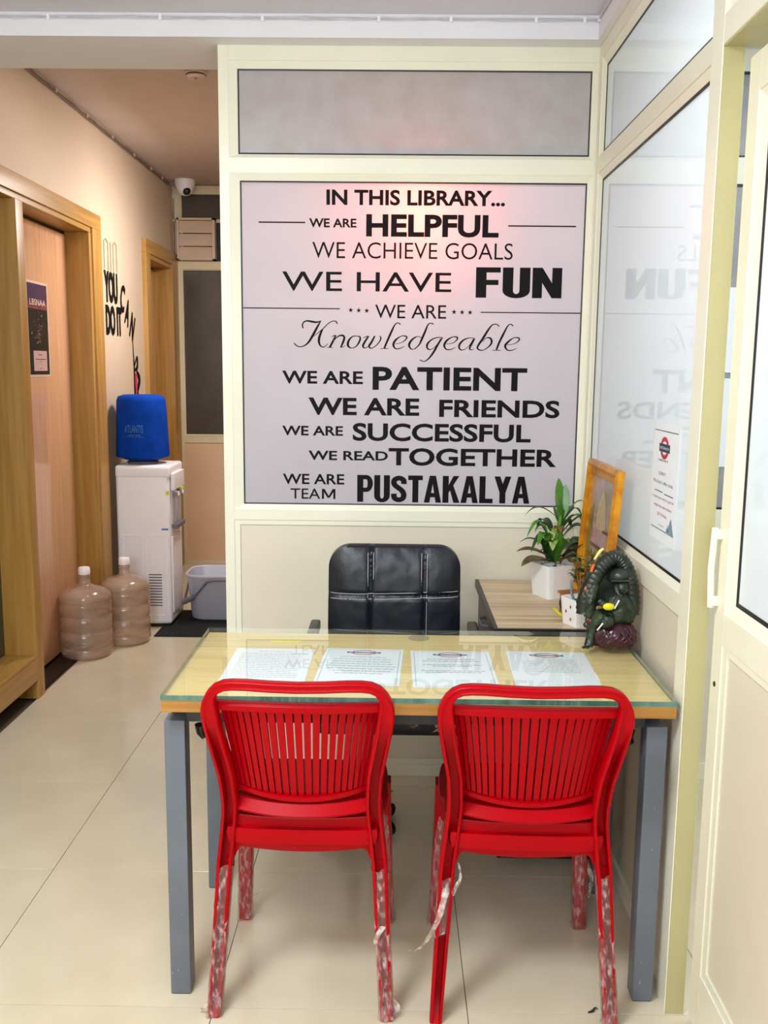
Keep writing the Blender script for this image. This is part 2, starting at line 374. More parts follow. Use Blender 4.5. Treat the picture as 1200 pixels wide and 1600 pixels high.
# ceilings and the dropped beam
struct(box('ceiling', CEILP, -1.9, 2.4, -1.8, 3.40, ZC, ZC + 0.05))
struct(box('ceiling_corridor', CEILC, -1.9, 2.4, 3.40, 7.4, ZK, ZK + 0.05))
bm_ = struct(empty('trim_1'))
box('beam_face', WHITEP, -1.9, 0.655, 3.215, 3.225, 2.5605, ZC, bm_)
box('beam_body', BEAMU, -1.9, 2.4, 3.225, 3.55, 2.5605, 2.86, bm_)
box('beam_side_face', WHITEP, 0.648, 0.656, -1.8, 3.215, 2.5605, ZC, bm_)
box('beam_side_body', BEAMU, 0.656, 0.76, -1.8, 3.225, 2.5605, ZC, bm_)

# glazed partitions --------------------------------------------------
def fB(a, b, d): return (a, YB + d, b)           # back partition: a = x, b = z, d = depth behind its face
def fR(a, b, d): return (XR + d, a, b)           # right partition: a = y, b = z
def fD(a, b, d): return (0.705 + d, a, b)        # sliding door
def fE(a, b, d): return (a, YE + d, b)           # end of the corridor
def slab(nm, m, f, a0, a1, b0, b1, d0, d1, par, e=0.0012):
    mb = MB()
    mb.prism([(a0, b0), (a1, b0), (a1, b1), (a0, b1)], f, d0 + e, d1)
    mb.prism([(a0 + e, b0 + e), (a1 - e, b0 + e), (a1 - e, b1 - e), (a0 + e, b1 - e)], f, d0, d0 + e)
    return mb.build(nm, m, par)
def glazing(f, a0, a1, b0, b1, bead, pane_mat, par, m=None, rec=0.015, gw=0.005, pane='pane'):
    """a0..b1: visible pane; bead: widths (left, right, bottom, top) of the mitred bead around it"""
    m = m or IVORY; l, r, bo, to = bead; mb = MB()
    out = [(a0 - l, b0 - bo), (a1 + r, b0 - bo), (a1 + r, b1 + to), (a0 - l, b1 + to)]; inn = [(a0, b0), (a1, b0), (a1, b1), (a0, b1)]
    for k in range(4):
        k2 = (k + 1) % 4; q = MB()
        q.add([f(*out[k], 0.003), f(*out[k2], 0.003), f(*inn[k2], rec - 0.003), f(*inn[k], rec - 0.003),
               f(*out[k], 0.03), f(*out[k2], 0.03), f(*inn[k2], 0.03), f(*inn[k], 0.03)],
              [(0, 1, 2, 3), (4, 7, 6, 5), (0, 4, 5, 1), (1, 5, 6, 2), (2, 6, 7, 3), (3, 7, 4, 0)])
        q.build('bead', m, par)
    g = gw; gi = [(a0 + g, b0 + g), (a1 - g, b0 + g), (a1 - g, b1 - g), (a0 + g, b1 - g)]; q = MB()
    for k in range(4):
        k2 = (k + 1) % 4
        q.add([f(*inn[k], rec - .002), f(*inn[k2], rec - .002), f(*gi[k2], rec - .001), f(*gi[k], rec - .001),
               f(*inn[k], rec + .004), f(*inn[k2], rec + .004), f(*gi[k2], rec + .004), f(*gi[k], rec + .004)],
              [(0, 1, 2, 3), (4, 7, 6, 5), (0, 4, 5, 1), (1, 5, 6, 2), (2, 6, 7, 3), (3, 7, 4, 0)])
    q.build('gasket', BLACKR, par)
    if pane:
        q = MB(); q.add([f(a0, b0, rec), f(a1, b0, rec), f(a1, b1, rec), f(a0, b1, rec)], [(0, 1, 2, 3)])
        return q.build(pane, pane_mat, par)

wb = struct(empty('wall_back'))
slab('post', IVORY, fB, -0.600, -0.566, 0.0, 2.5605, 0, 0.045, wb)
slab('post', IVORY, fB, 0.664, 0.700, 0.0, 2.5605, 0, 0.045, wb)
for (b0, b1) in ((2.512, 2.5605), (2.153, 2.203), (0.962, 1.000), (0.0, 0.046)):
    slab('rail', IVORY, fB, -0.566, 0.664, b0, b1, 0, 0.045, wb)
glazing(fB, -0.537, 0.650, 2.216, 2.489, (0.029, 0.014, 0.013, 0.023), GREYFILM, wb)
glazing(fB, -0.533, 0.648, 1.018, 2.130, (0.033, 0.016, 0.018, 0.023), None, wb, pane=None)
slab('panel', PANELM, fB, -0.546, 0.650, 0.066, 0.944, 0.010, 0.03, wb, e=0.002)
for (b0, b1, d0, d1) in ((0.046, 0.066, 0.004, 0.03), (0.944, 0.962, 0.004, 0.03)): slab('bead', IVORY, fB, -0.566, 0.664, b0, b1, d0, d1, wb)
slab('bead', IVORY, fB, -0.566, -0.546, 0.066, 0.944, 0.004, 0.03, wb); slab('bead', IVORY, fB, 0.650, 0.664, 0.066, 0.944, 0.004, 0.03, wb)
# the same partition goes on past the corner, seen through the gap at the door
for (b0, b1) in ((2.489, 2.5605), (2.130, 2.216), (0.944, 1.018), (0.0, 0.066)): slab('rail', IVORY, fB, 0.700, 2.30, b0, b1, 0, 0.045, wb)
for (b0, b1, mt) in ((2.216, 2.489, GREYFILM), (1.018, 2.130, GREYFILM), (0.066, 0.944, PANELM)):
    slab('panel' if mt is PANELM else 'pane', mt, fB, 0.702, 2.30, b0, b1, 0.012, 0.016, wb)
for z in (2.482, 2.216, 2.123, 1.018): box('gasket', BLACKR, 0.702, 2.3, YB + 0.006, YB + 0.012, z, z + 0.007, wb)

# right partition
wr = struct(empty('wall_right'))
slab('post', IVORY, fR, 3.240, YB, 0.0, 2.5605, 0, 0.045, wr)
slab('post', IVORY, fR, 2.007, 2.078, 0.0, 2.5605, -0.014, 0.032, wr)
box('shaded_jamb_face', mat('shaded_ivory', (186, 178, 130), 0.35, var=0.03), 0.658, 0.700, 2.003, 2.007, 0.0, 2.153, wr)  # thin strip over the ivory post, its shade put into the olive colour
box('shaded_header_soffit', mat('shaded_ivory', (186, 178, 130), 0.35, var=0.03), 0.658, 0.755, 0.90, 2.007, 2.149, 2.153, wr)  # underside of the header, shade painted in with the same darker tone
for (b0, b1) in ((2.515, 2.5605), (2.150, 2.203), (0.936, 0.990), (0.0, 0.055)): slab('rail', IVORY, fR, 2.078, 3.240, b0, b1, 0, 0.045, wr)
glazing(fR, 2.124, 3.226, 2.216, 2.489, (0.046, 0.014, 0.013, 0.026), FROST, wr, gw=0.006)
glazing(fR, 2.124, 3.222, 1.005, 2.130, (0.046, 0.018, 0.015, 0.020), FROST, wr, gw=0.007)
slab('panel', PANELM, fR, 2.09, 3.235, 0.062, 0.930, 0.006, 0.03, wr)
# over the door: header, small light above it
slab('rail', IVORY, fR, 0.90, 2.005, 2.153, 2.212, -0.014, 0.032, wr)
slab('rail', IVORY, fR, 0.90, 2.005, 2.50, 2.5605, -0.014, 0.032, wr)
glazing(lambda a, b, d: fR(a, b, d - 0.008), 0.95, 1.955, 2.238, 2.482, (0.05, 0.045, 0.026, 0.018), FROST, wr, gw=0.008)
slab('panel', PANELM, fR, -1.8, 0.90, 0.0, 2.5605, 0, 0.045, wr)
slab('rail', IVORY, fR, 0.90, 2.005, 2.153, 2.20, 0.034, 0.085, wr)

# sliding door, pushed open by a finger's width
dr = struct(empty('door_1'))
DY0, DY1, DZ = 1.02, 1.982, 2.122
slab('stile', IVORY, fD, 1.925, DY1, 0.012, DZ, 0, 0.035, dr); slab('stile', IVORY, fD, DY0, 1.09, 0.012, DZ, 0, 0.035, dr)
for (b0, b1) in ((2.045, DZ), (0.925, 0.995), (0.012, 0.155)): slab('rail', IVORY, fD, 1.09, 1.925, b0, b1, 0, 0.035, dr)
glazing(fD, 1.115, 1.897, 1.018, 2.020, (0.025, 0.028, 0.023, 0.025), FROST, dr, gw=0.009)
slab('bead', IVORY, fD, 1.899, 1.925, 0.155, 0.925, 0.003, 0.03, dr)
slab('panel', PANELM, fD, 1.09, 1.897, 0.18, 0.905, 0.007, 0.02, dr)
slab('bead', IVORY, fD, 1.09, 1.899, 0.155, 0.178, 0.003, 0.03, dr); slab('bead', IVORY, fD, 1.09, 1.899, 0.907, 0.925, 0.003, 0.03, dr)
h = MB()
for z in (1.012, 1.158): h.box(0.688, 0.706, 1.962, 1.978, z - 0.011, z + 0.011, 0, 0.004)
h.tube([(0.691, 1.971, 0.998), (0.687, 1.971, 1.08), (0.691, 1.971, 1.172)], 0.0075, 10); h.build('handle', IVORY, dr, 50)
MB().tube([(0.7035, 1.955, 0.83), (0.7065, 1.955, 0.83)], 0.006, 12).build('keyhole', BLACKR, dr)

# outer walls (mostly out of the frame)
struct(box('wall_front', WALLW, -1.9, 2.4, -1.85, -1.8, 0, 2.7))
struct(box('wall_side_room', WALLW, 2.3, 2.35, -1.8, 6.5, 0, 2.86))
struct(box('wall_corridor', WALLC, -0.585, -0.56, YB + 0.05, YE, 0, ZK))
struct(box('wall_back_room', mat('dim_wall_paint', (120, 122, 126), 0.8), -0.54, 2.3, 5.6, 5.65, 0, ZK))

# left wall with its two doors
wl = struct(empty('wall_left'))
box('wall_surface', WALLC, XL - 0.2, XL, -1.8, 2.75, 0, ZK + .05, wl)
box('wall_surface', WALLC, XL - 0.2, XL, 2.75, 5.21, 2.30, ZK + .05, wl)
box('wall_surface', WALLC, XL - 0.2, XL, 5.21, 6.14, 0, ZK + .05, wl)
box('wall_surface', WALLC, XL - 0.2, XL, 6.14, YE, 2.31, ZK + .05, wl)
box('recess_back', WALLC, XL - 0.2, XL - 0.17, 2.75, YE, 0, 2.32, wl)
XF = -1.600
d2 = struct(empty('door_2'))
def frame_box(nm, m, x0, x1, y0, y1, z0, z1, par, bev=0.004): return box(nm, m, x0, x1, y0, y1, z0, z1, par, bev)
frame_box('head', OAKH, -1.80, XF, 2.75, 5.21, 2.222, 2.303, d2)
frame_box('head_trim', OAKH, -1.80, XF - .010, 2.90, 5.06, 2.196, 2.2225, d2)
frame_box('jamb', OAKV, -1.80, XF, 5.065, 5.21, 0, 2.2225, d2)
frame_box('jamb_trim', OAKV, -1.80, XF - .010, 5.03, 5.066, 0, 2.196, d2)
frame_box('post', OAKV, -1.80, XF, 4.045, 4.125, 0.0, 2.196, d2)
frame_box('jamb', OAKV, -1.80, XF, 2.75, 2.90, 0.0, 2.2225, d2)
frame_box('sill', OAKH, -1.80, XF - .004, 2.90, 4.046, 0.186, 0.206, d2)
frame_box('apron', OAKH, -1.66, XF, 2.90, 4.046, 0.088, 0.186, d2)
box('pane', mat('dark_green_glass', (58, 70, 60), 0.1, var=0.15, scale=3), -1.752, -1.744, 2.90, 4.046, 0.206, 2.20, d2)
box('toe_board', STONE, -1.72, -1.70, 2.90, 4.046, 0, 0.088, d2)
lf = box('door_leaf', LEAFW, -1.775, -1.735, 4.13, 5.028, 0.012, 2.18, d2, 0.002)
box('shadow_gap', BLACKR, -1.79, -1.738, 4.126, 5.034, 0.0, 2.197, d2)
box('threshold', STONE, -1.735, -1.625, 4.126, 5.03, -0.004, 0.003, d2)
o = MB().tube([(-1.735, 4.235, 0.90), (-1.71, 4.235, 0.90), (-1.705, 4.29, 0.90)], [0.007, 0.007, 0.006], 10).build('handle', BLKPL, d2, 60)

d3 = struct(empty('door_3'))
frame_box('head', OAKH, -1.80, XF, 6.14, YE, 2.23, 2.315, d3)
frame_box('head_trim', OAKH, -1.80, XF - .012, 6.24, YE, 2.20, 2.231, d3)
frame_box('jamb', OAKV, -1.80, XF, 6.14, 6.245, 0, 2.231, d3)
frame_box('jamb', OAKV, -1.80, XF, 6.86, YE, 0, 2.231, d3)
box('door_leaf', LEAFW, -1.775, -1.74, 6.25, 6.86, 0.01, 2.19, d3)
box('shadow_gap', BLACKR, -1.79, -1.741, 6.245, 6.862, 0.0, 2.2, d3)

# end of the corridor: cream frame, dark panes, tan panel
we = struct(empty('wall_end'))
slab('post', IVORY_C, fE, -1.640, -1.566 - 0.012, 0, ZK - .004, 0, 0.045, we)
slab('post', IVORY_C, fE, -0.66, -0.585, 0, ZK, 0, 0.045, we)
for (b0, b1) in ((2.775, ZK - .006), (2.545, 2.57), (2.215, 2.27), (0.935, 0.985), (0, 0.03)): slab('rail', IVORY_C, fE, -1.578, -0.66, b0, b1, 0, 0.045, we)
glazing(fE, -1.566, -0.70, 2.572, 2.745, (0.012, 0.03, 0.004, 0.03), DARKPANE, we, IVORY_C)
glazing(fE, -1.566, -0.70, 1.000, 2.205, (0.012, 0.03, 0.012, 0.010), DARKPANE, we, IVORY_C)
slab('panel', PANELC, fE, -1.578, -0.66, 0.03, 0.935, 0.008, 0.03, we)
slab('panel', BLACKR, fE, -1.566, -0.70, 2.27, 2.545, 0.02, 0.03, we)

# exhaust vent with three louvres
vt = thing('louvred_vent', 'beige louvred exhaust vent under the small dark pane at the corridor end', 'vent')
vx0, vx1, vz0, vz1 = -1.588, -1.312, 2.272, 2.568
q = MB()
for a in ((vx0, vx0 + .014, vz0, vz1), (vx1 - .02, vx1, vz0, vz1), (vx0, vx1, vz1 - .014, vz1), (vx0, vx1, vz0, vz0 + .008)):
    q.box(a[0], a[1], YE - 0.07, YE + 0.0, a[2], a[3])
q.build('vent_frame', VENTP, vt)
for k in range(3):
    z = vz0 + 0.008 + k * 0.0915
    MB().add([(vx0 + .014, YE - .066, z), (vx1 - .02, YE - .066, z), (vx1 - .02, YE - .042, z + .088), (vx0 + .014, YE - .042, z + .088),
              (vx0 + .014, YE - .060, z), (vx1 - .02, YE - .060, z), (vx1 - .02, YE - .036, z + .088), (vx0 + .014, YE - .036, z + .088)],
             [(0, 1, 2, 3), (4, 7, 6, 5), (0, 4, 5, 1), (2, 6, 7, 3), (0, 3, 7, 4), (1, 5, 6, 2)]).build('louvre', VENTP, vt)

# =================================================================== POSTER
YP = YB + 0.0150
ps = MB().add([(-0.533, YP, 1.018), (0.648, YP, 1.018), (0.648, YP, 2.130), (-0.533, YP, 2.130)], [(0, 1, 2, 3)]).build('poster', POSTERF)
tag(ps, 'large pale motivational poster filling the big glazed opening above the office chair', 'poster')
YT = YP - 0.0008
def fT(a, b): return (a, YT, b)
def line(parts, name='text_line'):
    """parts: (text, x0, x1, top px, base px, bold, block) measured at its left end"""
    for (txt, x0, x1, yt, yb, off, kind) in parts:
        mb = MB(); A = at_y(x0, yb, YT); T = at_y(x0, yt, YT); B = at_y(x1, yb, YT)
        if kind == 'block': write_block(mb, txt, fT, A.x, B.x, A.z, T.z - A.z)
        elif txt == 'TEAM':      # the M is drawn as four bars, the font's own one fills badly
            x2 = A.x + (B.x - A.x) * .70; cp = T.z - A.z; w = B.x - x2
            write(mb, 'TEA', fT, A.x, x2 - .006, A.z, cp, off, res=4)
            for p in (((0, 0), (.15, 0), (.15, .98), (0, .98)), ((.85, 0), (1, 0), (1, .98), (.85, .98)), ((0, .98), (.20, .98), (.58, .12), (.42, .12)), ((.80, .98), (1, .98), (.58, .12), (.42, .12))):
                mb.add([Vector(fT(x2 + a * w, A.z + b * cp)) - Vector((0, 4e-5 * (len(mb.f) % 5), 0)) for a, b in p], [(0, 1, 2, 3)])
        else: write(mb, txt, fT, A.x, B.x, A.z, T.z - A.z, off, res=4)
        mb.build(name, INK, ps, fix=False)
line([('IN THIS LIBRARY...', 510, 789, 296, 320, 0.030, 0)])
line([('WE ARE', 483, 557, 341, 355, 0.026, 0), ('HELPFUL', 572, 779, 334.5, 369.5, 0.036, 0)])
line([('WE ACHIEVE GOALS', 488, 801, 378, 403, -0.003, 0)])
line([('WE HAVE', 441, 705, 424, 454, 0.004, 0), ('FUN', 743, 877, 417.5, 465, 0, 'block')])
line([('WE ARE', 586, 697, 476, 497, 0.002, 0)])
line([('WE ARE', 441, 567, 579, 599, 0.024, 0), ('PATIENT', 582, 823, 573, 609, 0.030, 0)])
line([('WE ARE', 482, 655, 621, 648, 0.028, 0), ('FRIENDS', 686, 874, 624.5, 651.5, 0.028, 0)])
line([('WE ARE', 441, 536, 665, 680, 0.024, 0), ('SUCCESSFUL', 551, 829, 661, 688.5, 0.028, 0)])
line([('WE READ', 482, 606, 704, 718.5, 0.024, 0), ('TOGETHER', 607, 869, 700, 727, 0.028, 0)])
line([('WE ARE', 442, 538, 740, 756, 0.020, 0), ('TEAM', 454, 524, 763, 779, 0.006, 0), ('PUSTAKALYA', 558, 827, 742, 784, 0, 'block')])
for (x0, y0, x1, y1, w) in ((404, 347, 477, 348.5, 2), (794, 353, 900, 354.5, 2), (379, 481, 531, 484, 1.6), (751, 488, 908, 489.5, 1.6)):
    A = at_y(x0, y0, YT); B = at_y(x1, y1, YT); hw = w * 0.00112
    MB().add([(A.x, YT, A.z - hw), (B.x, YT, A.z - hw), (B.x, YT, A.z + hw), (A.x, YT, A.z + hw)], [(0, 1, 2, 3)]).build('rule_line', INK, ps, fix=False)
for sx, sy in ((548, 484.5), (560.5, 485), (573, 485.5), (709.5, 487.5), (722, 488), (734.5, 488.3)):
    c = at_y(sx, sy, YT); pts = []
    for k in range(10):
        r = 0.0094 if k % 2 == 0 else 0.0038; a = PI / 2 + k * PI / 5; pts.append((c.x + r * math.cos(a), YT, c.z + r * math.sin(a)))
    MB().add([tuple((c.x, YT, c.z))] + pts, [(0, k + 1, (k + 1) % 10 + 1) for k in range(10)]).build('star', INK, ps, fix=False)
sc = MB()
_lay = [0]
def f1(x, y): p = at_y(450 + x / 6.316, 490 + y / 6.316, YT); return (p.x, YT - 3e-5 * (_lay[0] % 8), p.z)
def f2(x, y): p = at_y(630 + x / 6.316, 490 + y / 6.316, YT); return (p.x, YT - 3e-5 * (_lay[0] % 8), p.z)
for s in (
    [(150, 145, 12), (142, 115, 13), (155, 85, 13), (190, 72, 15), (240, 80, 20), (285, 85, 16), (325, 72, 6)],
    [(325, 70, 8), (290, 130, 20), (245, 215, 24), (200, 285, 18), (150, 322, 10), (105, 325, 9), (75, 308, 11), (58, 287, 7)],
    [(485, 102, 12), (475, 78, 11), (440, 75, 8), (395, 100, 9), (345, 150, 9), (290, 195, 6), (250, 225, 4)],
    [(350, 142, 8), (320, 200, 22), (305, 260, 24), (315, 310, 16), (345, 330, 9), (370, 320, 7), (395, 295, 5)],
    [(430, 232, 5), (458, 216, 10), (478, 220, 8)], [(472, 216, 14), (440, 280, 20), (412, 333, 18)], [(385, 334, 6), (440, 334, 6)],
    [(450, 265, 6), (500, 222, 12), (540, 216, 18), (556, 240, 20), (540, 290, 20), (522, 330, 14)], [(515, 334, 8), (550, 326, 6), (568, 312, 3)],
    [(690, 222, 8), (640, 225, 10), (600, 265, 20), (592, 315, 22), (625, 340, 8), (670, 325, 10), (705, 275, 18), (712, 235, 16), (690, 222, 8)],
    [(742, 242, 5), (775, 226, 9), (800, 226, 8)], [(795, 224, 14), (757, 280, 20), (740, 320, 20), (758, 340, 9), (800, 315, 6), (838, 255, 8)],
    [(857, 220, 14), (825, 280, 20), (800, 322, 20), (822, 342, 9), (870, 315, 9), (908, 268, 12), (916, 240, 14), (905, 220, 8)],
    [(1110, 107, 12), (1085, 92, 9), (1055, 110, 12), (1020, 180, 20), (980, 270, 20), (950, 342, 18)], [(912, 345, 6), (990, 345, 6)],
    [(1060, 300, 5), (1120, 285, 6), (1165, 252, 12), (1168, 226, 14), (1120, 222, 8), (1065, 258, 18), (1040, 305, 22), (1060, 345, 12), (1110, 342, 8), (1150, 320, 4)]):
    brush(sc, s, f1); _lay[0] += 1
for s in (
    [(182, 238, 6), (140, 226, 8), (90, 255, 18), (58, 305, 22), (75, 347, 12), (110, 347, 6), (160, 300, 6), (188, 248, 8)],
    [(300, 105, 12), (275, 95, 9), (245, 110, 12), (215, 180, 20), (180, 260, 20), (158, 305, 14), (115, 350, 8)],
    [(390, 238, 7), (330, 237, 9), (270, 265, 14), (235, 310, 20), (245, 350, 14), (285, 350, 6), (330, 310, 6), (372, 248, 10)],
    [(388, 238, 8), (345, 300, 20), (300, 380, 20), (250, 445, 14), (205, 472, 8), (165, 456, 10)],
    [(425, 300, 5), (490, 290, 6), (530, 258, 12), (533, 235, 14), (490, 230, 8), (435, 262, 18), (405, 310, 22), (425, 352, 12), (475, 352, 8), (515, 332, 4)],
    [(705, 246, 7), (650, 240, 8), (590, 265, 16), (553, 312, 20), (560, 352, 14), (600, 356, 6), (655, 310, 6), (692, 252, 8)],
    [(707, 244, 10), (680, 290, 20), (655, 345, 16), (680, 359, 6), (697, 345, 4)],
    [(947, 127, 12), (920, 105, 9), (880, 112, 11), (840, 160, 18), (790, 240, 22), (735, 325, 18), (745, 355, 14), (790, 360, 8), (845, 325, 12), (872, 285, 20), (862, 245, 18), (820, 240, 8), (780, 282, 5)],
    [(1085, 122, 12), (1060, 105, 9), (1030, 125, 12), (990, 200, 20), (950, 280, 20), (920, 357, 18)], [(880, 361, 6), (962, 363, 6)],
    [(1025, 310, 5), (1095, 298, 6), (1140, 267, 12), (1142, 243, 14), (1095, 238, 8), (1040, 275, 18), (1006, 320, 22), (1030, 360, 12), (1080, 360, 8), (1120, 340, 4)]):
    brush(sc, s, f2); _lay[0] += 1
sc.build('script_lettering', INK, ps, fix=False)
# lamp that glows through the poster from the room behind
rl = thing('red_lamp', 'small red lamp glowing behind the top of the pale poster', 'lamp', (0.075, 3.49, 2.03))
MB().lathe([(0.012, -.02), (0.03, -.015), (0.03, .0), (0.02, .02)], n=16).build('bulb', LAMPR, rl, 60)
MB().box(-.03, .03, .0, .03, -.03, .03, 0, .004).build('socket', WHITEPL, rl); MB().tube([(0, .02, .02), (0, .02, .77)], .004, 6).build('cord', CABLE, rl)

# sheets pinned on the partition in the side room, seen through the gap
for k, (zb, zt, lb) in enumerate(((1.50, 1.79, 'upper white sheet on the partition seen through the door gap'), (1.17, 1.48, 'lower white sheet on the partition seen through the door gap'))):
    tag(box('paper_sheet', PAPER, 0.96, 1.22, YB + .009, YB + .011, zb, zt), lb, 'paper', 'white sheets behind the door gap')

# =================================================================== DESK
dk = thing('reception_desk', 'oak laminate desk with glass top and slate grey steel legs', 'desk')
ZT = 0.7675; DX0, DX1, DYF, DYK = -0.519, 0.645, 2.012, 2.567
q = MB().box(DX0, DX1, DYF, DYK, 0.727, 0.7535, 1)
q.f.pop(1); q.m.pop(1); q.add([(DX0, DYF, .7535), (DX1, DYF, .7535), (DX1, DYK, .7535), (DX0, DYK, .7535)], [(0, 1, 2, 3)], 0)
q.build('desktop', [DESKW, DESKE], dk)
q = MB().box(DX0 - .001, DX1 + .001, DYF - .002, DYK + .001, 0.7555, ZT, 1)
q.f.pop(1); q.m.pop(1); q.add([(DX0 - .001, DYF - .002, ZT), (DX1 + .001, DYF - .002, ZT), (DX1 + .001, DYK + .001, ZT), (DX0 - .001, DYK + .001, ZT)], [(0, 1, 2, 3)], 0)
q.f.pop(0); q.m.pop(0); q.m[1] = 0
gt = q.build('glass_top', [CLEAR, GLEDGE], dk, fix=False)
for (x, y) in ((-.4985, 2.07), (.614, 2.07), (-.4985, 2.535), (.614, 2.535)):
    l = MB().box(x - .024, x + .024, y - .025, y + .025, 0.002, 0.694, 0, .0025).build('leg', GREYM, dk, 35)
    MB().box(x - .022, x + .022, y - .023, y + .023, 0.0, 0.002).build('foot', BLKPL, l)
    for k in range(7):   # chipped paint specks
        zz = random.uniform(.02, .6); w = random.uniform(.0012, .0035)
        xx = x + random.uniform(-.021, .021)
        if k < 4: MB().add([(xx, y - .0254, zz), (xx + w, y - .0254, zz + w * .4), (xx + w * .6, y - .0254, zz + w * 2), (xx - w * .3, y - .0254, zz + w)], [(0, 1, 2, 3)]).build('paint_chip', CHIP, l, fix=False)
MB().box(-.474, .590, 2.06, 2.09, .686, .722, 0, .002).build('rail', GREYDK, dk, 35)
MB().box(-.474, .590, 2.515, 2.555, .686, .722, 0, .002).build('rail', GREYDK, dk, 35)
for x in (-.4985, .614): MB().box(x - .018, x + .018, 2.095, 2.510, .678, .722, 0, .002).build('side_rail', GREYDK, dk, 35)
for x in (-.45, .565):
    for y in (2.11, 2.47):
        MB().box(x - .02, x + .02, y - .02, y + .02, .694, .727).build('spacer', BLKPL, dk)
        MB().tube([(x, y, .66), (x, y, .64), (x + .008, y, .628)], [.016, .012, .008], 8).build('levelling_knob', BLKPL, dk, 60)
MB().lathe([(0.001, .0), (.030, .0), (.030, .0006)], (.078, 2.535, .7537), 28).build('cable_grommet', mat('beige_grommet', (190, 176, 132), .4), dk)
# black tray with torn wrapping under the desktop
tr = thing('cable_tray', 'black cable tray hung under the desk with torn brown backing paper', 'tray', (0, 0, 0))
q = MB(); q.box(-.03, .24, 2.30, 2.44, .625, .634); q.box(-.03, .24, 2.295, 2.30, .625, .726); q.box(-.03, .24, 2.44, 2.445, .625, .726); q.build('tray', BLKPL, tr)
def crumple(nm, m, cx, cy, cz, w, h, seed, par, n=10):
    rs = random.Random(seed); g = MB(); vs = []
    for j in range(n + 1):
        for i in range(n + 1):
            u = i / n - .5; v = j / n - .5; edge = 1 - .35 * rs.random() if (j == 0 or i in (0, n)) else 1
            p = noise.noise_vector(Vector((u * 4 + seed, v * 4, seed * .7)))
            vs.append((cx + u * w * edge + p.x * w * .10, cy + p.y * .035, cz + v * h * edge + p.z * h * .12))
    g.add(vs, [(j * (n + 1) + i, j * (n + 1) + i + 1, (j + 1) * (n + 1) + i + 1, (j + 1) * (n + 1) + i) for j in range(n) for i in range(n)])
    return g.build(nm, m, par, fix=False)
crumple('torn_paper', KRAFT, .10, 2.285, .630, .16, .06, 3, tr); crumple('torn_paper', KRAFT, .16, 2.28, .61, .10, .06, 8, tr); crumple('torn_paper', KRAFT, .03, 2.28, .610, .09, .022, 12, tr)

# papers under the glass ---------------------------------------------
def sheet(label, p0, p1, p2, p3, kind):
    """corner pixels: far left, far right, near left, near right"""
    z = .7541; A, B, C_, D = [at_z(*p, .755) for p in (p0, p1, p2, p3)]
    ex = ((B - A) + (D - C_)); ex.z = 0; ex.normalize(); ey = Vector((-ex.y, ex.x, 0)); w = 0.208; hgt = 0.292
    c = (A + B) / 2 - ey * hgt / 2; c.z = z
    o = empty('paper_sheet', c, math.atan2(ex.y, ex.x)); tag(o, label, 'paper', 'printed sheets under the desk glass')
    MB().box(-w / 2, w / 2, -hgt / 2, hgt / 2, 0, .0003).build('sheet', PAPER, o)
    fp = lambda a, b: (a, b, .0005)
    k = MB()
    rs = random.Random(len(label))
    def words(y, x0, x1, hh):
        x = x0
        while x < x1:
            l = min(rs.uniform(.006, .018), x1 - x); k.add([fp(x, y), fp(x + l, y), fp(x + l, y + hh), fp(x, y + hh)], [(0, 1, 2, 3)]); x += l + .0025
    if kind == 0:
        words(.118, -.04, .045, .0022); 
        for i in range(15): words(.10 - i * .0135, -.085, .08 - (.05 * rs.random() if i % 4 == 3 else 0), .0018)
    elif kind == 1:
        for i, wd in enumerate((.06, .075, .075, .08, .09, .085, .078, .06)): words(.072 - i * .019, -wd, wd, .003)
    elif kind == 2:
        for y, wd in ((.072, .062), (.056, .075), (.026, .075), (.014, .05), (-.022, .08), (-.034, .07)): words(y, -wd, wd, .0032)
    else:
        for i in range(9): words(.075 - i * .0125, -.07 if i else -.03, .07 if i else .075, .0020)
    k.build('printed_text', INKG, o, fix=False)
    if kind:
        g = MB(); cy = .112
        for q4 in arcpoly(0, cy, .034, .020, .029, .0155, 0, 2 * PI, 28): g.add([fp(*p) for p in q4], [(0, 1, 2, 3)])
        g.build('logo_ring', INKR, o, fix=False)
        g = MB(); f_ = lambda a, b: (a, b, .0007)
        g.add([f_(-.045, cy - .005), f_(.045, cy - .005), f_(.045, cy + .005), f_(-.045, cy + .005)], [(0, 1, 2, 3)]); g.build('logo_bar', INKB, o, fix=False)
        g = MB(); write(g, 'PUSTAKALYA', lambda a, b: (a, b, .0009), -.038, .038, cy - .003, .006, .02); g.build('logo_lettering', PAPER, o, fix=False)
        b = MB(); i_, j_ = .096, .138
        for a in ((-i_, i_, j_ - .0012, j_), (-i_, i_, -j_, -j_ + .0012), (-i_, -i_ + .0012, -j_, j_), (i_ - .0012, i_, -j_, j_)): b.add([fp(a[0], a[2]), fp(a[1], a[2]), fp(a[1], a[3]), fp(a[0], a[3])], [(0, 1, 2, 3)])
        if kind < 3: b.build('border_line', INKT, o, fix=False)
    return o
sheet('plain densely printed sheet without a logo, below the yellow note', (372, 1012), (491, 1014), (343, 1060), (478, 1062), 0)
sheet('printed sheet with eight centred lines under a roundel logo, second from the yellow note', (512, 1012), (629, 1015), (500, 1068), (631, 1072), 1)
sheet('printed sheet with three pairs of lines and a roundel logo', (644, 1016), (760, 1018), (650, 1070), (781, 1071), 2)
sheet('printed sheet with fine text and no border, the one closest to the statue', (792, 1017), (910, 1019), (818, 1073), (951, 1077), 3)
A = at_z(424, 1000, .755); n_ = MB().box(-.041, .041, -.012, .012, 0, .0003).build('sticky_note', NOTE); n_.location = (A.x + .041, A.y - .012, .7541)
tag(n_, 'narrow yellow sticky note under the desk glass by the far edge', 'note')

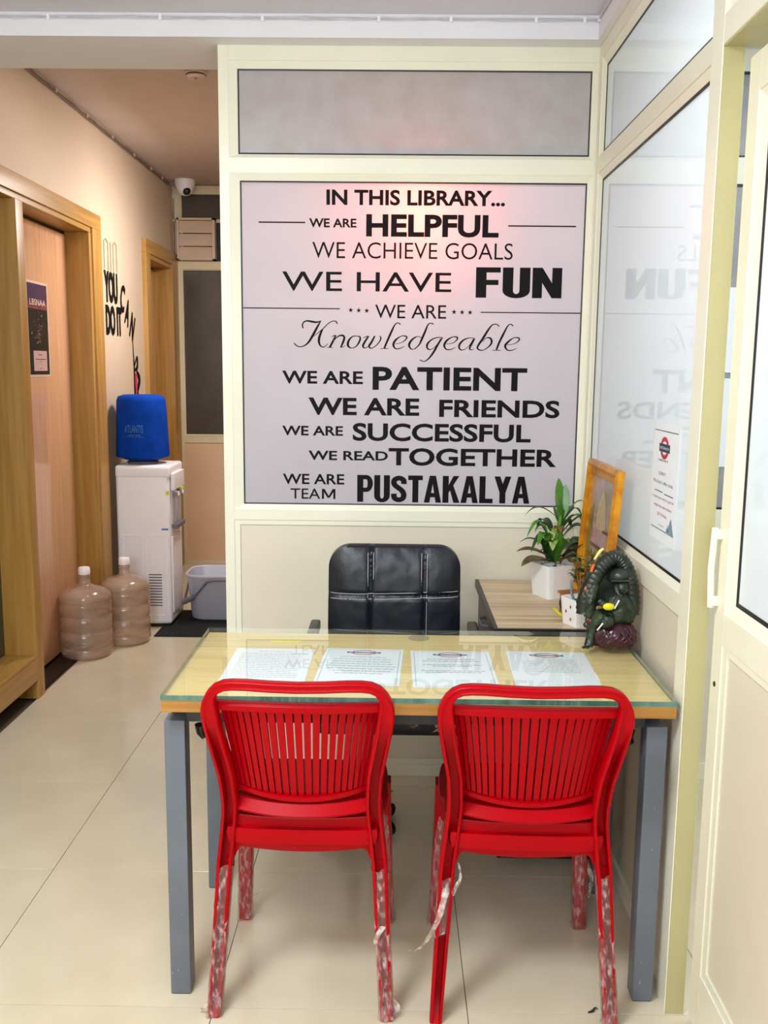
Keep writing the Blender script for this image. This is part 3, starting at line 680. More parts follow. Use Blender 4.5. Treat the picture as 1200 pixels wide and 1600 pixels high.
# =================================================================== SIDE CABINET (return)
cb = thing('side_cabinet', 'low cabinet with pale striped top and black edges beside the office chair', 'cabinet')
CX0, CX1, CY0, CY1 = .300, .668, 2.632, 3.282
box('cabinet_top', RETW, CX0 + .012, CX1 - .002, CY0 + .012, CY1 - .002, .742, .755, cb)
q = MB(); q.box(CX0, CX0 + .012, CY0, CY1, .730, .7555); q.box(CX0 + .012, CX1, CY0, CY0 + .012, .730, .7555); q.box(CX0 + .012, CX1, CY0 + .012, CY1, .730, .742); q.build('edge_band', BLACKW, cb)
box('body', BLACKW, CX0 + .030, CX1 - .002, CY0 + .02, CY1 - .01, 0.03, .730, cb)
for k in range(3):
    dw = box('drawer', BLACKW, CX0 + .012, CX0 + .030, CY0 + .03, CY1 - .02, .06 + k * .222, .275 + k * .222, cb, .003)
    MB().tube([(CX0 + .012, CY0 + .28, .24 + k * .222), (CX0 - .008, CY0 + .29, .24 + k * .222), (CX0 - .008, CY0 + .38, .24 + k * .222), (CX0 + .012, CY0 + .39, .24 + k * .222)], .004, 8).build('handle', GREYM, dw, 60)
ky = thing('key_ring', 'small bunch of keys hanging from the cabinet lock', 'keys')
kc = Vector((CX0 + .002, 2.72, .700))
q = MB(); ring = [(kc.x - .012 + .0 * a, kc.y + .014 * math.cos(a), kc.z + .014 * math.sin(a)) for a in [2 * PI * i / 16 for i in range(17)]]
q.tube(ring, .0012, 6); q.build('ring', GREYM, ky, 60)
for k in range(3):
    q = MB(); q.box(kc.x - .016 + k * .004, kc.x - .0145 + k * .004, kc.y - .012 + k * .006, kc.y + .006 + k * .006, kc.z - .032, kc.z - .014, 0, .0005); q.box(kc.x - .016 + k * .004, kc.x - .0145 + k * .004, kc.y - .006 + k * .006, kc.y + .0 + k * .006, kc.z - .055, kc.z - .032)
    q.build('key', mat('key_metal', (196, 170, 150), .3, metal=.8), ky)

# =================================================================== RED CHAIRS
def chair(name, label, loc, rz):
    t = thing(name, label, 'chair', loc, rz, 'red plastic chairs at the desk')
    return t
def usweep(path, w, dpt, groove, flip=1):
    """channel section swept along path; groove[i] = depth of the channel open to -y"""
    rings = []; n = len(path)
    for i, p in enumerate(path):
        p = Vector(p); T = (Vector(path[min(i + 1, n - 1)]) - Vector(path[max(i - 1, 0)])).normalized()
        bk = Vector((0, -1, 0)); bk = (bk - T * bk.dot(T)).normalized(); lat = T.cross(bk).normalized()
        ww = w[i] if isinstance(w, list) else w; dd = dpt[i] if isinstance(dpt, list) else dpt
        a = ww / 2; b = dd / 2; th = min(.0075, a * .45); g = groove[i]; c = .0035
        pr = [(-a + c, -b), (a - c, -b), (a, -b + c), (a, b - c), (a - c, b), (a - th, b), (a - th - .001, b - g), (-a + th + .001, b - g), (-a + th, b), (-a + c, b), (-a, b - c), (-a, -b + c)]
        rings.append([p + lat * u + bk * v for u, v in pr])
    return MB().loft(rings)
def yprof(z):   # where the plane of the back sits
    K = [(0, -.195), (.2, -.162), (.37, -.140), (.47, -.140), (.53, -.155), (.64, -.190), (.74, -.220), (.80, -.236), (.86, -.246)]
    for (a, b), (c, d) in zip(K, K[1:]):
        if z <= c: return b + (d - b) * (z - a) / (c - a)
    return K[-1][1]
HX = [(0, .202), (.2, .190), (.37, .180), (.47, .168), (.53, .165), (.60, .170), (.68, .184), (.74, .194), (.785, .194)]
def hx(z):
    for (a, b), (c, d) in zip(HX, HX[1:]):
        if z <= c: return b + (d - b) * (z - a) / (c - a)
    return HX[-1][1]
def slat_y(x, z): return yprof(z) + 0.004 + 0.030 * (abs(x) / .165) ** 2.2 - .004
def wrapping(name, p0, p1, w, par, seed, m=WRAP):
    rings = []; n = 26; P0 = Vector(p0); P1 = Vector(p1)
    for i in range(n + 1):
        c = P0.lerp(P1, i / n); rr = []
        for k in range(20):
            a = 2 * PI * k / 20; sq = 1 / max(abs(math.cos(a)), abs(math.sin(a))) ** .72
            nn = noise.noise(Vector((math.cos(a) * 2 + seed, math.sin(a) * 2 + i * .12, i * .9)))
            r = (w / 2 + .0015 + .0028 * abs(nn) + (.003 * abs(math.sin(k * 2.1 + seed)) if i in (0, n) else 0)) * sq
            rr.append((c.x + math.cos(a) * r, c.y + math.sin(a) * r, c.z + (.006 * math.sin(a * 3 + seed) if i in (0, n) else 0)))
        rings.append(rr)
    return MB().loft(rings, caps=False).build(name, m, par, 60, fix=False)
def film_tail(pts, w, par, seed):
    P = spline([(*p, 0) for p in pts], 8); vs = []; n = len(P)
    for i, p in enumerate(P):
        ww = w * (1 - .8 * i / n); j = noise.noise(Vector((i * .4, seed, 0))) * w
        vs += [(p[0] - ww, p[1] + j, p[2]), (p[0] + j * .3, p[1] - j, p[2] + ww * .4), (p[0] + ww, p[1], p[2] - j)]
    return MB().add(vs, [(3 * i + k, 3 * i + k + 1, 3 * i + k + 4, 3 * i + k + 3) for i in range(n - 1) for k in (0, 1)]).build('loose_film', WRAPL, par, 60, fix=False)

c0 = chair('plastic_chair', 'red slatted plastic chair whose four legs are all wrapped in clear film', (-.2, 2.172, 0), math.radians(-.6))
# back frame: one loop over both sides
side = [(hx(z), yprof(z), z) for z in (.36, .40, .44, .48, .52, .56, .60, .64, .68, .72, .75)]
crn = [(.1945, yprof(.765), .765), (.193, yprof(.782), .782), (.187, yprof(.799), .799), (.176, yprof(.812), .812), (.160, yprof(.820), .8195), (.14, -.242, .8225), (.11, -.243, .8225), (.06, -.2445, .820), (.0, -.245, .8185)]
half = side + crn
path = half + [(-x, y, z) for x, y, z in half[-2::-1]]
gr = [.032 if z < .64 else max(.001, .032 * (1 - (z - .64) / .10)) for x, y, z in path]
wd = [.036 if z < .76 else max(.021, .036 - (z - .76) * .34) for x, y, z in path]; dp = [.042 if z < .7 else max(.028, .042 - (z - .7) * .16) for x, y, z in path]
usweep(path, wd, dp, gr).build('back_frame', RED, c0, 50)
for s in (1, -1):
    p = [(s * hx(z), yprof(z), z) for z in (0, .04, .09, .18, .27, .3605)]
    usweep(p, [.028, .029, .030, .032, .034, .036], [.034, .036, .038, .040, .042, .042], [.0, .030, .031, .032, .032, .032]).build('leg', RED, c0, 50)
    p = [(s * (.196 - .016 * z / .42), .195 - .03 * z / .42, z) for z in (0, .15, .3, .425)]
    q = MB(); q.loft([[(x - a, y - b, z), (x + a, y - b, z), (x + a, y + b, z), (x - a, y + b, z)] for (x, y, z), a, b in zip(p, (.0145, .017, .019, .022), (.0145, .017, .019, .024))]); q.build('leg', RED, c0)
# rail below the grip
r2 = []
for i in range(21):
    x = -.182 + .364 * i / 20; r2.append((x, yprof(.768) + .006 + .012 * (abs(x) / .18) ** 2, .7665))
rg = []
for p in r2: rg.append([(p[0], p[1] + a, p[2] + b) for a, b in ((-.012, -.010), (-.013, .002), (-.008, .009), (.006, .009), (.010, .001), (.008, -.011))])
MB().loft(rg).build('upper_rail', RED, c0, 40)
# slats, each a piece
NS = 21
for k in range(NS):
    u = math.sin(-1 + 2 * k / (NS - 1)) / math.sin(1); xt = .172 * u; xb = .143 * u; rings = []; pit = math.cos(-1 + 2 * k / (NS - 1)) * .01435 * 1.42
    zb = .530 + .022 * abs(u) ** 2; zt = .760
    for i in range(7):
        t_ = i / 6; z = zt + (zb - zt) * t_; x = xt + (xb - xt) * t_ ** .85 if t_ > 0 else xt
        y = slat_y(x, z); slope = (slat_y(x + .002, z) - slat_y(x - .002, z)) / .004
        T = Vector((1, slope, 0)).normalized(); Nn = Vector((-T.y, T.x, 0)); hw = pit * .5 * (.74 - .10 * t_) + .0008 * (1 - t_) if True else 0
        c = Vector((x, y, z)); rings.append([c - T * hw - Nn * .005, c + T * hw - Nn * .005, c + T * (hw - .001) + Nn * .0055, c - T * (hw - .001) + Nn * .0055])
    MB().loft(rings).build('slat', RED, c0)
# curved lower rails
def crail(nm, z0, arch, dy, sec, half_w):
    rg = []
    for i in range(25):
        u = -1 + 2 * i / 24; x = u * half_w; z = z0 + arch * u * u; y = yprof(z0) + dy + .026 * abs(u) ** 2.2
        rg.append([(x, y + a, z + b) for a, b in sec])
    return MB().loft(rg).build(nm, RED, c0, 40)
crail('lower_rail', .524, .022, -.002, ((-.010, -.007), (-.012, .004), (.006, .008), (.010, -.002), (.004, -.010)), .152)
crail('lower_lip', .494, .008, -.010, ((-.026, -.008), (-.028, -.003), (-.006, .016), (.012, .016), (.012, -.006), (.0, -.010)), .156)
# apron under the lip: flat band with rounded corners running down into the legs
def apz(x):
    a = abs(x)
    if a < .141: return .384 + .008 * (a / .141) ** 2
    return .392 - .030 * ((a - .141) / .019) ** 2
xsA = [-.160 + .320 * i / 60 for i in range(61)]
rings = []
for x in xsA:
    y = -.140 - .007 * (1 - (x / .17) ** 2); zt_ = .468 + .006 * (x / .17) ** 2; zb_ = apz(x)
    rings.append([(x, y + .010, zt_), (x, y + .002, zt_), (x, y, zt_ - .004), (x, y, zb_ + .003), (x, y + .003, zb_), (x, y + .010, zb_)])
MB().loft(rings).build('apron', RED, c0, 45)
MB().box(-.158, .158, -.118, -.112, .44, .52).build('recess_panel', RED, c0)
# seat
q = MB(); rings = []; NN = 14
def seatpt(u, v):
    x = (.195 - .01 * (v < 0)) * u * (1 - .06 * abs(v) ** 4); y = .025 + .185 * v * (1 - .05 * abs(u) ** 4)
    return x, y, .452 - .012 * (1 - u * u) * (1 - v * v) + .006 * v
vs = [seatpt(-1 + 2 * i / NN, -1 + 2 * j / NN) for j in range(NN + 1) for i in range(NN + 1)]
q.add(vs, [(j * (NN + 1) + i, j * (NN + 1) + i + 1, (j + 1) * (NN + 1) + i + 1, (j + 1) * (NN + 1) + i) for j in range(NN) for i in range(NN)])
rim = [seatpt(-1 + 2 * i / NN, -1) for i in range(NN)] + [seatpt(1, -1 + 2 * i / NN) for i in range(NN)] + [seatpt(1 - 2 * i / NN, 1) for i in range(NN)] + [seatpt(-1, 1 - 2 * i / NN) for i in range(NN)]
q.loft([[(x, y, z) for x, y, z in rim], [(x * 1.01, y + (y - .02) * .01, z - .012) for x, y, z in rim], [(x * .985, .02 + (y - .02) * .985, z - .038) for x, y, z in rim]], caps=False)
q.build('seat', RED, c0, 50)
c1 = copy_tree(c0); c1.location = (.320, 2.160, 0); c1.rotation_euler = (0, 0, math.radians(-1.3))
c1['label'] = 'red slatted plastic chair with one bare rear leg showing its open channel'
def legline(s, rear, z):
    return (s * hx(z), yprof(z), z) if rear else (s * (.196 - .016 * z / .42), .195 - .03 * z / .42, z)
def put_wraps(ch, spec):
    for k, (s, rear, z0, z1) in enumerate(spec): wrapping('film_wrap', legline(s, rear, z0), legline(s, rear, z1), .033 if rear else .036, ch, k * 3.1 + s)
put_wraps(c0, ((-1, 1, .003, .352), (1, 1, .003, .352), (-1, 0, .003, .40), (1, 0, .003, .40)))
put_wraps(c1, ((-1, 1, .205, .335), (1, 1, .003, .352), (-1, 0, .003, .42), (1, 0, .003, .40)))
film_tail([(.188 - .37, -.175, .32), (-.20, -.20, .26), (-.225, -.19, .20), (-.25, -.18, .165), (-.27, -.17, .16)], .008, c1, 1)
film_tail([(-.175, -.165, .29), (-.16, -.17, .32), (-.15, -.165, .345), (-.155, -.15, .37)], .007, c1, 2)
film_tail([(-.20, -.19, .04), (-.225, -.20, .02), (-.235, -.19, .004)], .010, c0, 3)
film_tail([(-.185, .19, .07), (-.16, .16, .09), (-.14, .15, .12), (-.13, .15, .14)], .003, c0, 4)
film_tail([(-.185, .19, .02), (-.16, .17, .03), (-.14, .15, .05), (-.15, .15, .07)], .003, c0, 5)
film_tail([(.19, -.18, .22), (.175, -.20, .20), (.178, -.20, .16)], .008, c0, 6)
film_tail([(.205, -.19, .05), (.225, -.195, .03), (.222, -.2, .01)], .012, c0, 7)
film_tail([(.20, .18, .2), (.22, .17, .16), (.215, .17, .10)], .010, c1, 8)

# =================================================================== OFFICE CHAIR
oc = thing('office_chair', 'black padded leather office chair with pale stitching behind the desk', 'chair', (.008, 2.90, 0))
HW, ZB0, ZB1 = .200, .50, .968; zc = (ZB0 + ZB1) / 2; hh = (ZB1 - ZB0) / 2
def rrect(t, hw, hh_, r):
    a = 2 * PI * t; c, s = math.cos(a), math.sin(a); k = 1 / max(abs(c), abs(s)); x, y = c * k * hw, s * k * hh_
    ix, iy = hw - r, hh_ - r
    if abs(x) > ix and abs(y) > iy:
        d = Vector((abs(x) - ix, abs(y) - iy)); d = d.normalized() * r if d.length else d; x = math.copysign(ix + d.x, x); y = math.copysign(iy + d.y, y)
    return x, y
SEAMX = (-.072, .090); SEAMZ = .820
def puff(x, z, k):
    h = .032 * (1 - k ** 5) + .004
    for sx in SEAMX: h -= .011 * math.exp(-((x - sx) / .007) ** 2)
    h -= .011 * math.exp(-((z - SEAMZ) / .007) ** 2)
    return h + .0025 * noise.noise(Vector((x * 30, z * 22, 3)))
rings = []; NR, NT = 44, 176
for i in range(NR + 1):
    k = max(1e-3, 1 - i / NR) ** .9; rr = []
    for j in range(NT):
        x, z = rrect(j / NT, HW * k, hh * k, .065 * k); wgt = .93 + .07 * min(1, (z + hh) / (2 * hh) * 1.0)
        rr.append((x * (1.03 - .03 * (z + hh) / (2 * hh)), -.115 - puff(x, zc + z, k), zc + z))
    rings.append(rr)
bk = [[(x, -.075, z) for x, y, z in rings[0]], [(x * .98, -.055, zc + (z - zc) * .985) for x, y, z in rings[0]]]
MB().loft([bk[1], bk[0]] + rings).build('backrest', LEATH, oc, 60)
th = MB()
for sx in SEAMX:
    for d in (-.0085, .0085): th.tube([(sx + d, -.115 - puff(sx + d, z_, .6) - .0006 + .001, z_) for z_ in [ZB0 + .02 + (ZB1 - ZB0 - .035) * i / 40 for i in range(41)]], .0009, 4)
for d in (-.0085, .0085): th.tube([(x_, -.115 - puff(x_, SEAMZ + d, min(1, abs(x_) / HW * .97)) - .0004, SEAMZ + d + .004 * math.sin(x_ * 9)) for x_ in [-.194 + .388 * i / 40 for i in range(41)]], .0009, 4)
th.build('stitching', THREAD, oc)
MB().box(-.23, .23, -.32, .12, .44, .52, 0, .03).build('seat', LEATH, oc, 60)
for s in (-1, 1):
    MB().box(s * .250 - .0155, s * .250 + .0155, -.26, .0, .675, .705, 0, .008).build('armrest', BLKPL, oc, 60)
    MB().tube([(s * .25, -.20, .68), (s * .262, -.18, .58), (s * .24, -.12, .47), (s * .15, -.1, .45)], .012, 8).build('arm_bracket', BLKPL, oc, 60)
MB().box(-.05, .05, -.06, -.04, .42, .60, 0, .005).build('back_bracket', BLKPL, oc, 50)
MB().lathe([(.028, .09), (.028, .25), (.018, .25), (.018, .44)], (-.125, 0, 0), n=20).build('gas_column', BLKPL, oc, 40)
for k in range(5):
    a = math.radians(36 + 72 * k); ca, sa = math.cos(a), math.sin(a); bc = -.125
    sp = MB().tube([(bc, 0, .10), (bc + ca * .10, sa * .10, .095), (bc + ca * .13, sa * .13, .07)], [.026, .020, .014], 8).build('base_arm', BLKPL, oc, 60)
    MB().tube([(bc + ca * .13 - sa * .022, sa * .13 + ca * .022, .026), (bc + ca * .13 + sa * .022, sa * .13 - ca * .022, .026)], .026, 16).build('castor', BLKPL, sp, 40)

# =================================================================== THINGS ON THE SIDE CABINET
def leaf(par, base, az, length, width, rise, droop, m, twist=0.0, name='leaf'):
    vs = []; n = 12; b = Vector(base); d = Vector((math.cos(az), math.sin(az), 0)); sd = Vector((-d.y, d.x, 0))
    for i in range(n + 1):
        t = i / n; p = b + d * (length * (t * (1 - .25 * droop * t))) + Vector((0, 0, 1)) * (rise * (math.sin(min(1, t * 1.05) * PI * .62) if droop > .01 else t) - droop * length * t * t * t)
        w = width * (math.sin(PI * min(1, t * .93 + .07)) ** .75) * .5 + .0006
        fold = w * .35; s2 = (sd + Vector((0, 0, twist))).normalized()
        vs += [p - s2 * w + Vector((0, 0, fold)), p, p + s2 * w + Vector((0, 0, fold))]
    return MB().add(vs, [(3 * i + k, 3 * i + k + 1, 3 * i + k + 4, 3 * i + k + 3) for i in range(n) for k in (0, 1)]).build(name, m, par, 180, fix=False)
pp = thing('potted_plant', 'leafy green plant with bronze lower leaves in a white square pot', 'plant', (.538, 3.055, .7555))
def sqpot(par, w0, w1, hgt, r, rz, m, nm='pot'):
    rings = []
    for (k, z) in ((.6, .0), (w0, .0), ((w0 * .9 + w1 * .1), hgt * .1), (w1, hgt), (w1 - .005, hgt), (w1 - .008, hgt - .012)):
        k = w0 * .6 if z == 0 and k == .6 else k; rr = []
        for j in range(48):
            x, y = rrect(j / 48, k, k, min(r, k * .6)); rr.append((x * math.cos(rz) - y * math.sin(rz), x * math.sin(rz) + y * math.cos(rz), z))
        rings.append(rr)
    return MB().loft(rings).build(nm, m, par, 40)
sqpot(pp, .050, .060, .112, .012, math.radians(27), CERAM)
MB().lathe([(.001, .103), (.050, .101)], n=24).build('soil', SOIL, pp)
rs = random.Random(4)
pb = MB()
for k in range(26):
    a = rs.uniform(0, 2 * PI); r = rs.uniform(.0, .044); s = rs.uniform(.004, .009); pb.ball((r * math.cos(a), r * math.sin(a), .106), s, s * .9, s * .7, 8)
pb.ball((-.018, -.03, .112), .022, .014, .009, 12); o = pb.build('pebbles', PEBB, pp, 60); o['kind'] = 'stuff'
MB().tube([(0, 0, .10), (.008, 0, .18), (.018, 0, .25), (.024, 0, .29)], [.009, .008, .008, .006], 10).build('stem', LEAFG, pp, 60)
MB().tube([(-.012, -.006, .10), (-.018, -.01, .17), (-.022, -.01, .21)], [.006, .006, .004], 8).build('stem', LEAFG, pp, 60)
R9 = math.radians
for a in ((.022, 0, .26, 100, .035, .024, .125, .0, LEAFG), (.026, 0, .26, 70, .03, .026, .105, 0, LEAFG), (.02, 0, .255, 200, .02, .024, .085, 0, LEAFG),
          (.012, 0, .26, 182, .105, .016, .045, .28, LEAFD), (.024, 0, .255, 0, .085, .013, .072, .30, LEAFG), (.02, -.01, .21, -20, .11, .03, .075, .25, LEAFD),
          (.02, -.01, .19, -8, .09, .032, .062, .5, LEAFD), (.022, -.01, .225, -40, .075, .022, .06, .3, LEAFG), (.0, -.01, .21, 195, .10, .024, .055, .55, LEAFG),
          (.0, -.01, .20, 215, .105, .018, .025, .55, LEAFD), (-.018, -.01, .19, 190, .05, .022, .055, .5, LEAFG), (-.015, -.02, .17, 240, .045, .022, .05, .7, LEAFG),
          (-.01, -.02, .15, 265, .04, .028, .05, .8, LEAFS), (-.022, -.01, .20, 150, .04, .024, .045, .5, LEAFS), (.006, -.02, .17, 275, .04, .024, .075, .4, LEAFB),
          (-.01, -.02, .13, 185, .105, .034, .03, .05, LEAFB), (-.01, -.02, .12, 205, .105, .048, .01, .15, LEAFB), (-.01, -.01, .14, 172, .095, .016, .055, .15, LEAFD),
          (.012, -.02, .13, -35, .085, .026, .06, .0, LEAFB), (.02, -.02, .12, -15, .09, .05, .03, .25, LEAFD), (.02, -.01, .15, 5, .08, .045, .035, .35, LEAFD),
          (.015, -.03, .12, -60, .06, .028, .02, .1, LEAFB), (-.005, -.02, .12, 230, .05, .02, .075, .1, LEAFD), (.01, -.02, .12, 300, .05, .018, .08, .1, LEAFG),
          (.0, .0, .2, 120, .09, .022, .06, .4, LEAFD), (.01, .0, .2, 50, .09, .022, .06, .4, LEAFD), (-.005, -.025, .19, 250, .03, .02, .04, 1.0, LEAFS),
          (.015, 0, .24, 150, .02, .022, .06, .0, LEAFG), (.0, -.02, .14, 250, .02, .02, .10, .0, LEAFS), (.01, -.02, .13, 285, .02, .022, .09, .0, LEAFG), (-.02, -.01, .12, 210, .03, .02, .09, .0, LEAFD),
          (.0, -.02, .11, 160, .05, .03, .05, .3, LEAFD), (.02, -.02, .11, 330, .05, .032, .055, .2, LEAFB), (-.005, -.02, .16, 225, .085, .026, .07, .45, LEAFG), (.02, 0, .24, 20, .075, .022, .06, .35, LEAFD)):
    leaf(pp, a[:3], R9(a[3]), a[4] * 1.15, a[5] * 1.4, a[6] * 1.05, a[7], a[8])

YLEAF = mat('golden_leaf', (200, 150, 40), .5, rgb2=(150, 100, 30), scale=40); BLEAF = mat('rust_leaf', (160, 96, 56), .5, rgb2=(90, 50, 34), scale=40)
sp = thing('small_potted_succulent', 'bushy golden brown plant in a small white pot with red diamonds', 'plant', (.560, 2.700, .7555))
sqpot(sp, .037, .043, .082, .007, R9(24), CERAM)
MB().lathe([(.001, .071), (.030, .070)], n=16).build('soil', SOIL, sp)
rs = random.Random(5)
for (u, z) in ((-.012, .058), (.012, .040), (-.010, .020)):
    ca, sa = math.cos(R9(24)), math.sin(R9(24)); y = -.0385 - (z / .078 - .5) * .003; c = Vector((-.0378 * 1.0, u, z)); g = MB()
    for sgn in (0,):
        x0 = -(.037 + .006 * z / .082) - .0008
        pts = [(x0, u, z + .007), (x0, u + .0042, z), (x0, u, z - .007), (x0, u - .0042, z)]
        g.add([(p[0] * ca - p[1] * sa, p[0] * sa + p[1] * ca, p[2]) for p in pts], [(0, 1, 2, 3)])
    g.build('diamond', REDE, sp, fix=False)
for k in range(8):
    a = rs.uniform(0, 2 * PI); l = rs.uniform(.02, .045); zt = rs.uniform(.14, .215)
    p0 = Vector((0, 0, .072)); p1 = Vector((math.cos(a) * l * .4, math.sin(a) * l * .4, .072 + (zt - .072) * .5)); p2 = Vector((math.cos(a) * l, math.sin(a) * l, zt))
    br = MB().tube([p0, p1, p2], [.0022, .0018, .0012], 6).build('branch', (BROWNW, LEAFB, LEAFD)[k % 3], sp, 60)
    for j in range(9):
        t = .35 + .65 * j / 8; q = p1.lerp(p2, (t - .35) / .65); aa = rs.uniform(0, 2 * PI)
        leaf(br, q, aa, rs.uniform(.018, .032), .013, .014, .1, (LEAFB, YLEAF, LEAFS, LEAFD)[(k + j) % 4] if j % 3 else BLEAF)
MB().tube([(-.02, -.01, .073), (-.03, -.015, .10), (-.034, -.018, .135)], [.004, .004, .002], 6).build('branch', mat('grey_blue_twig', (120, 140, 150), .6), sp, 60)

bx = thing('wooden_trinket_box', 'small brown wooden box with round fronts behind the small white pot', 'box', (.560, 2.83, .7555), R9(20))
MB().box(-.030, .026, -.022, .022, 0, .060, 0, .003).build('body', BROWNW, bx, 40); MB().box(-.036, .030, -.026, .026, .060, .068, 0, .002).build('lid', BROWNW, bx, 40)
MB().tube([(-.005, -.0225, .03), (-.005, -.026, .03)], .016, 20).build('round_front', GOLDF, bx, 40)
MB().tube([(-.0305, .0, .03), (-.033, .0, .03)], .018, 20).build('round_opening', BLACKW, bx, 40)
pc = MB().tube([(0, 0, 0), (.008, -.075, .0)], .0042, 6).build('pencil', YELL); pc.location = (.512, 2.86, .7597)
tag(pc, 'yellow pencil lying between the two white pots', 'pencil')
vs_ = thing('dark_green_vase', 'dark green glossy vase with a pale rim behind the leafy plant', 'vase', (.628, 3.14, .7555))
MB().lathe([(.001, 0), (.022, 0), (.028, .03), (.026, .075), (.016, .10)], n=24).build('body', CERAM, vs_, 60)
MB().lathe([(.014, .09), (.030, .11), (.034, .14), (.026, .17), (.012, .185)], n=24, ).build('leaf_ball', LEAFD, vs_, 60)

# framed picture leaning on the glass --------------------------------
T0 = Vector((.652, 3.010, 1.222)); wv = Vector((0, -.405, 0.0)); Bt = Vector((.617, 3.010, .757)); dn = (Bt - T0); HT = dn.length; dn = dn.normalized()
nx_ = wv.normalized().cross(dn).normalized()
if nx_.x > 0: nx_ = -nx_
pf = thing('framed_picture', 'gold framed religious picture leaning against the frosted glass', 'picture', T0)
def fP(a, b, d): return wv.normalized() * a + dn * b + nx_ * d    # a along the width, b down, d towards the room
Wd = .405; FW = .042
for k, (o4, i4) in enumerate((((0, 0), (Wd, 0)), ((Wd, 0), (Wd, HT)), ((Wd, HT), (0, HT)), ((0, HT), (0, 0)))):
    pass
oc_ = [(0, 0), (Wd, 0), (Wd, HT), (0, HT)]; md_ = [(.014, .014), (Wd - .014, .014), (Wd - .014, HT - .014), (.014, HT - .014)]; in_ = [(FW, FW), (Wd - FW, FW), (Wd - FW, HT - FW), (FW, HT - FW)]
for k in range(4):
    k2 = (k + 1) % 4; q = MB()
    r0 = [fP(*oc_[k], .0), fP(*oc_[k2], .0)]; r1 = [fP(*oc_[k], .018), fP(*oc_[k2], .018)]; r2_ = [fP(*md_[k], .024), fP(*md_[k2], .024)]
    m2 = [((md_[k][0] + in_[k][0]) / 2, (md_[k][1] + in_[k][1]) / 2), ((md_[k2][0] + in_[k2][0]) / 2, (md_[k2][1] + in_[k2][1]) / 2)]
    r3 = [fP(*m2[0], .012), fP(*m2[1], .012)]; r4 = [fP(*in_[k], .014), fP(*in_[k2], .014)]; r5 = [fP(*in_[k], .0), fP(*in_[k2], .0)]
    a = [x[0] for x in (r0, r1, r2_, r3, r4, r5)]; b = [x[1] for x in (r0, r1, r2_, r3, r4, r5)]
    q.loft([a, b]).build('frame_moulding', GOLDF, pf)
pr = MB().add([fP(FW, FW, .005), fP(Wd - FW, FW, .005), fP(Wd - FW, HT - FW, .005), fP(FW, HT - FW, .005)], [(0, 1, 2, 3)]).build('print', mat('printed_scene_ground', (176, 156, 168), .25, rgb2=(150, 130, 96), scale=16, coat=.1), pf, fix=False)
def patch(m, pts, d=.0056): return MB().add([fP(FW + x * (Wd - 2 * FW), FW + y * (HT - 2 * FW), d) for x, y in pts], [tuple(range(len(pts)))]).build('printed_shape', m, pf, fix=False)
CRM = mat('printed_cream', (206, 186, 150), .3, rgb2=(178, 150, 110), scale=60); PNK = mat('printed_rose', (196, 160, 160), .3, rgb2=(150, 104, 110), scale=50)
OLV = mat('printed_olive', (150, 138, 62), .3, rgb2=(90, 80, 34), scale=40); WTE = mat('printed_white', (226, 212, 214), .3, rgb2=(190, 160, 160), scale=50); BRN = mat('printed_brown', (110, 70, 44), .3, rgb2=(66, 40, 30), scale=50)
patch(OLV, [(.02, .30), (.16, .25), (.2, .55), (.12, 1), (0, 1)]); patch(OLV, [(0, .62), (1, .60), (1, 1), (0, 1)], .0054)
patch(CRM, [(.30, .42), (.36, .22), (.50, .08), (.64, .22), (.74, .42)]); patch(PNK, [(.16, .56), (.30, .42), (.78, .42), (.92, .56)])
patch(BRN, [(.62, .40), (.92, .39), (.92, .415), (.62, .425)], .006); patch(BRN, [(.16, .55), (.94, .54), (.94, .57), (.16, .58)], .006)
for x, w, m in ((.16, .09, OLV), (.30, .12, BRN), (.46, .12, WTE), (.62, .14, WTE), (.80, .10, OLV)):
    patch(m, [(x, .92), (x + .01, .68), (x + w * .35, .62), (x + w * .5, .58), (x + w * .65, .62), (x + w, .70), (x + w, .92)], .0062)
    patch(CRM, [(x + w * .25, .60), (x + w * .5, .575), (x + w * .75, .60), (x + w * .7, .64), (x + w * .3, .64)], .0064)

# =================================================================== STATUE
st = thing('seated_figurine', 'dark green seated figurine on a maroon cushion under a ridged hood on the desk corner', 'statue', (.582, 2.44, .768))
def folds(a, z): return 1 + .055 * math.sin(a * 13 + z * 90) + .03 * math.sin(a * 6 + 1 - z * 60)
MB().lathe([(.030, .0), (.054, .004), (.064, .022), (.063, .042), (.050, .062), (.030, .070)], (.014, .0, 0), 72, sx=1.0, sy=.85, fn=folds).build('cushion', STATP, st, 70)
cf = MB()
for k in range(9):
    a0 = R9(200 + k * 18); P = []
    for i in range(9):
        t = i / 8; zz = .008 + .054 * t; rad = .064 * (1 - .30 * (2 * t - 1) ** 2) + .0005; aa = a0 + R9(46) * math.sin(t * 1.6) * (1 if k < 5 else -1)
        P.append((.014 + rad * math.cos(aa), rad * .85 * math.sin(aa), zz))
    cf.tube(P, [.0012, .0026, .0034, .0038, .0038, .0036, .003, .0024, .0012], 6)
cf.build('cushion_folds', STATP, st, 70)
fig = MB()
fig.lathe([(.02, .058), (.040, .066), (.046, .085), (.044, .115), (.036, .135), (.020, .146), (.010, .152)], (.030, .004, 0), 28, sy=.8)      # back and shoulders
fig.tube([(-.012, -.02, .085), (-.03, -.035, .09), (-.046, -.03, .07), (-.048, -.02, .03), (-.055, -.03, .006)], [.024, .021, .016, .012, .012], 12)      # bent leg
fig.tube([(.03, -.02, .13), (.0, -.04, .115), (-.022, -.045, .125), (-.035, -.04, .135)], [.015, .012, .010, .008], 10)    # near arm
fig.ball((-.012, -.044, .078), .020, .016, .020, 14)                       # lap
fig.ball((.028, -.022, .166), .018, .018, .021, 16)                        # head
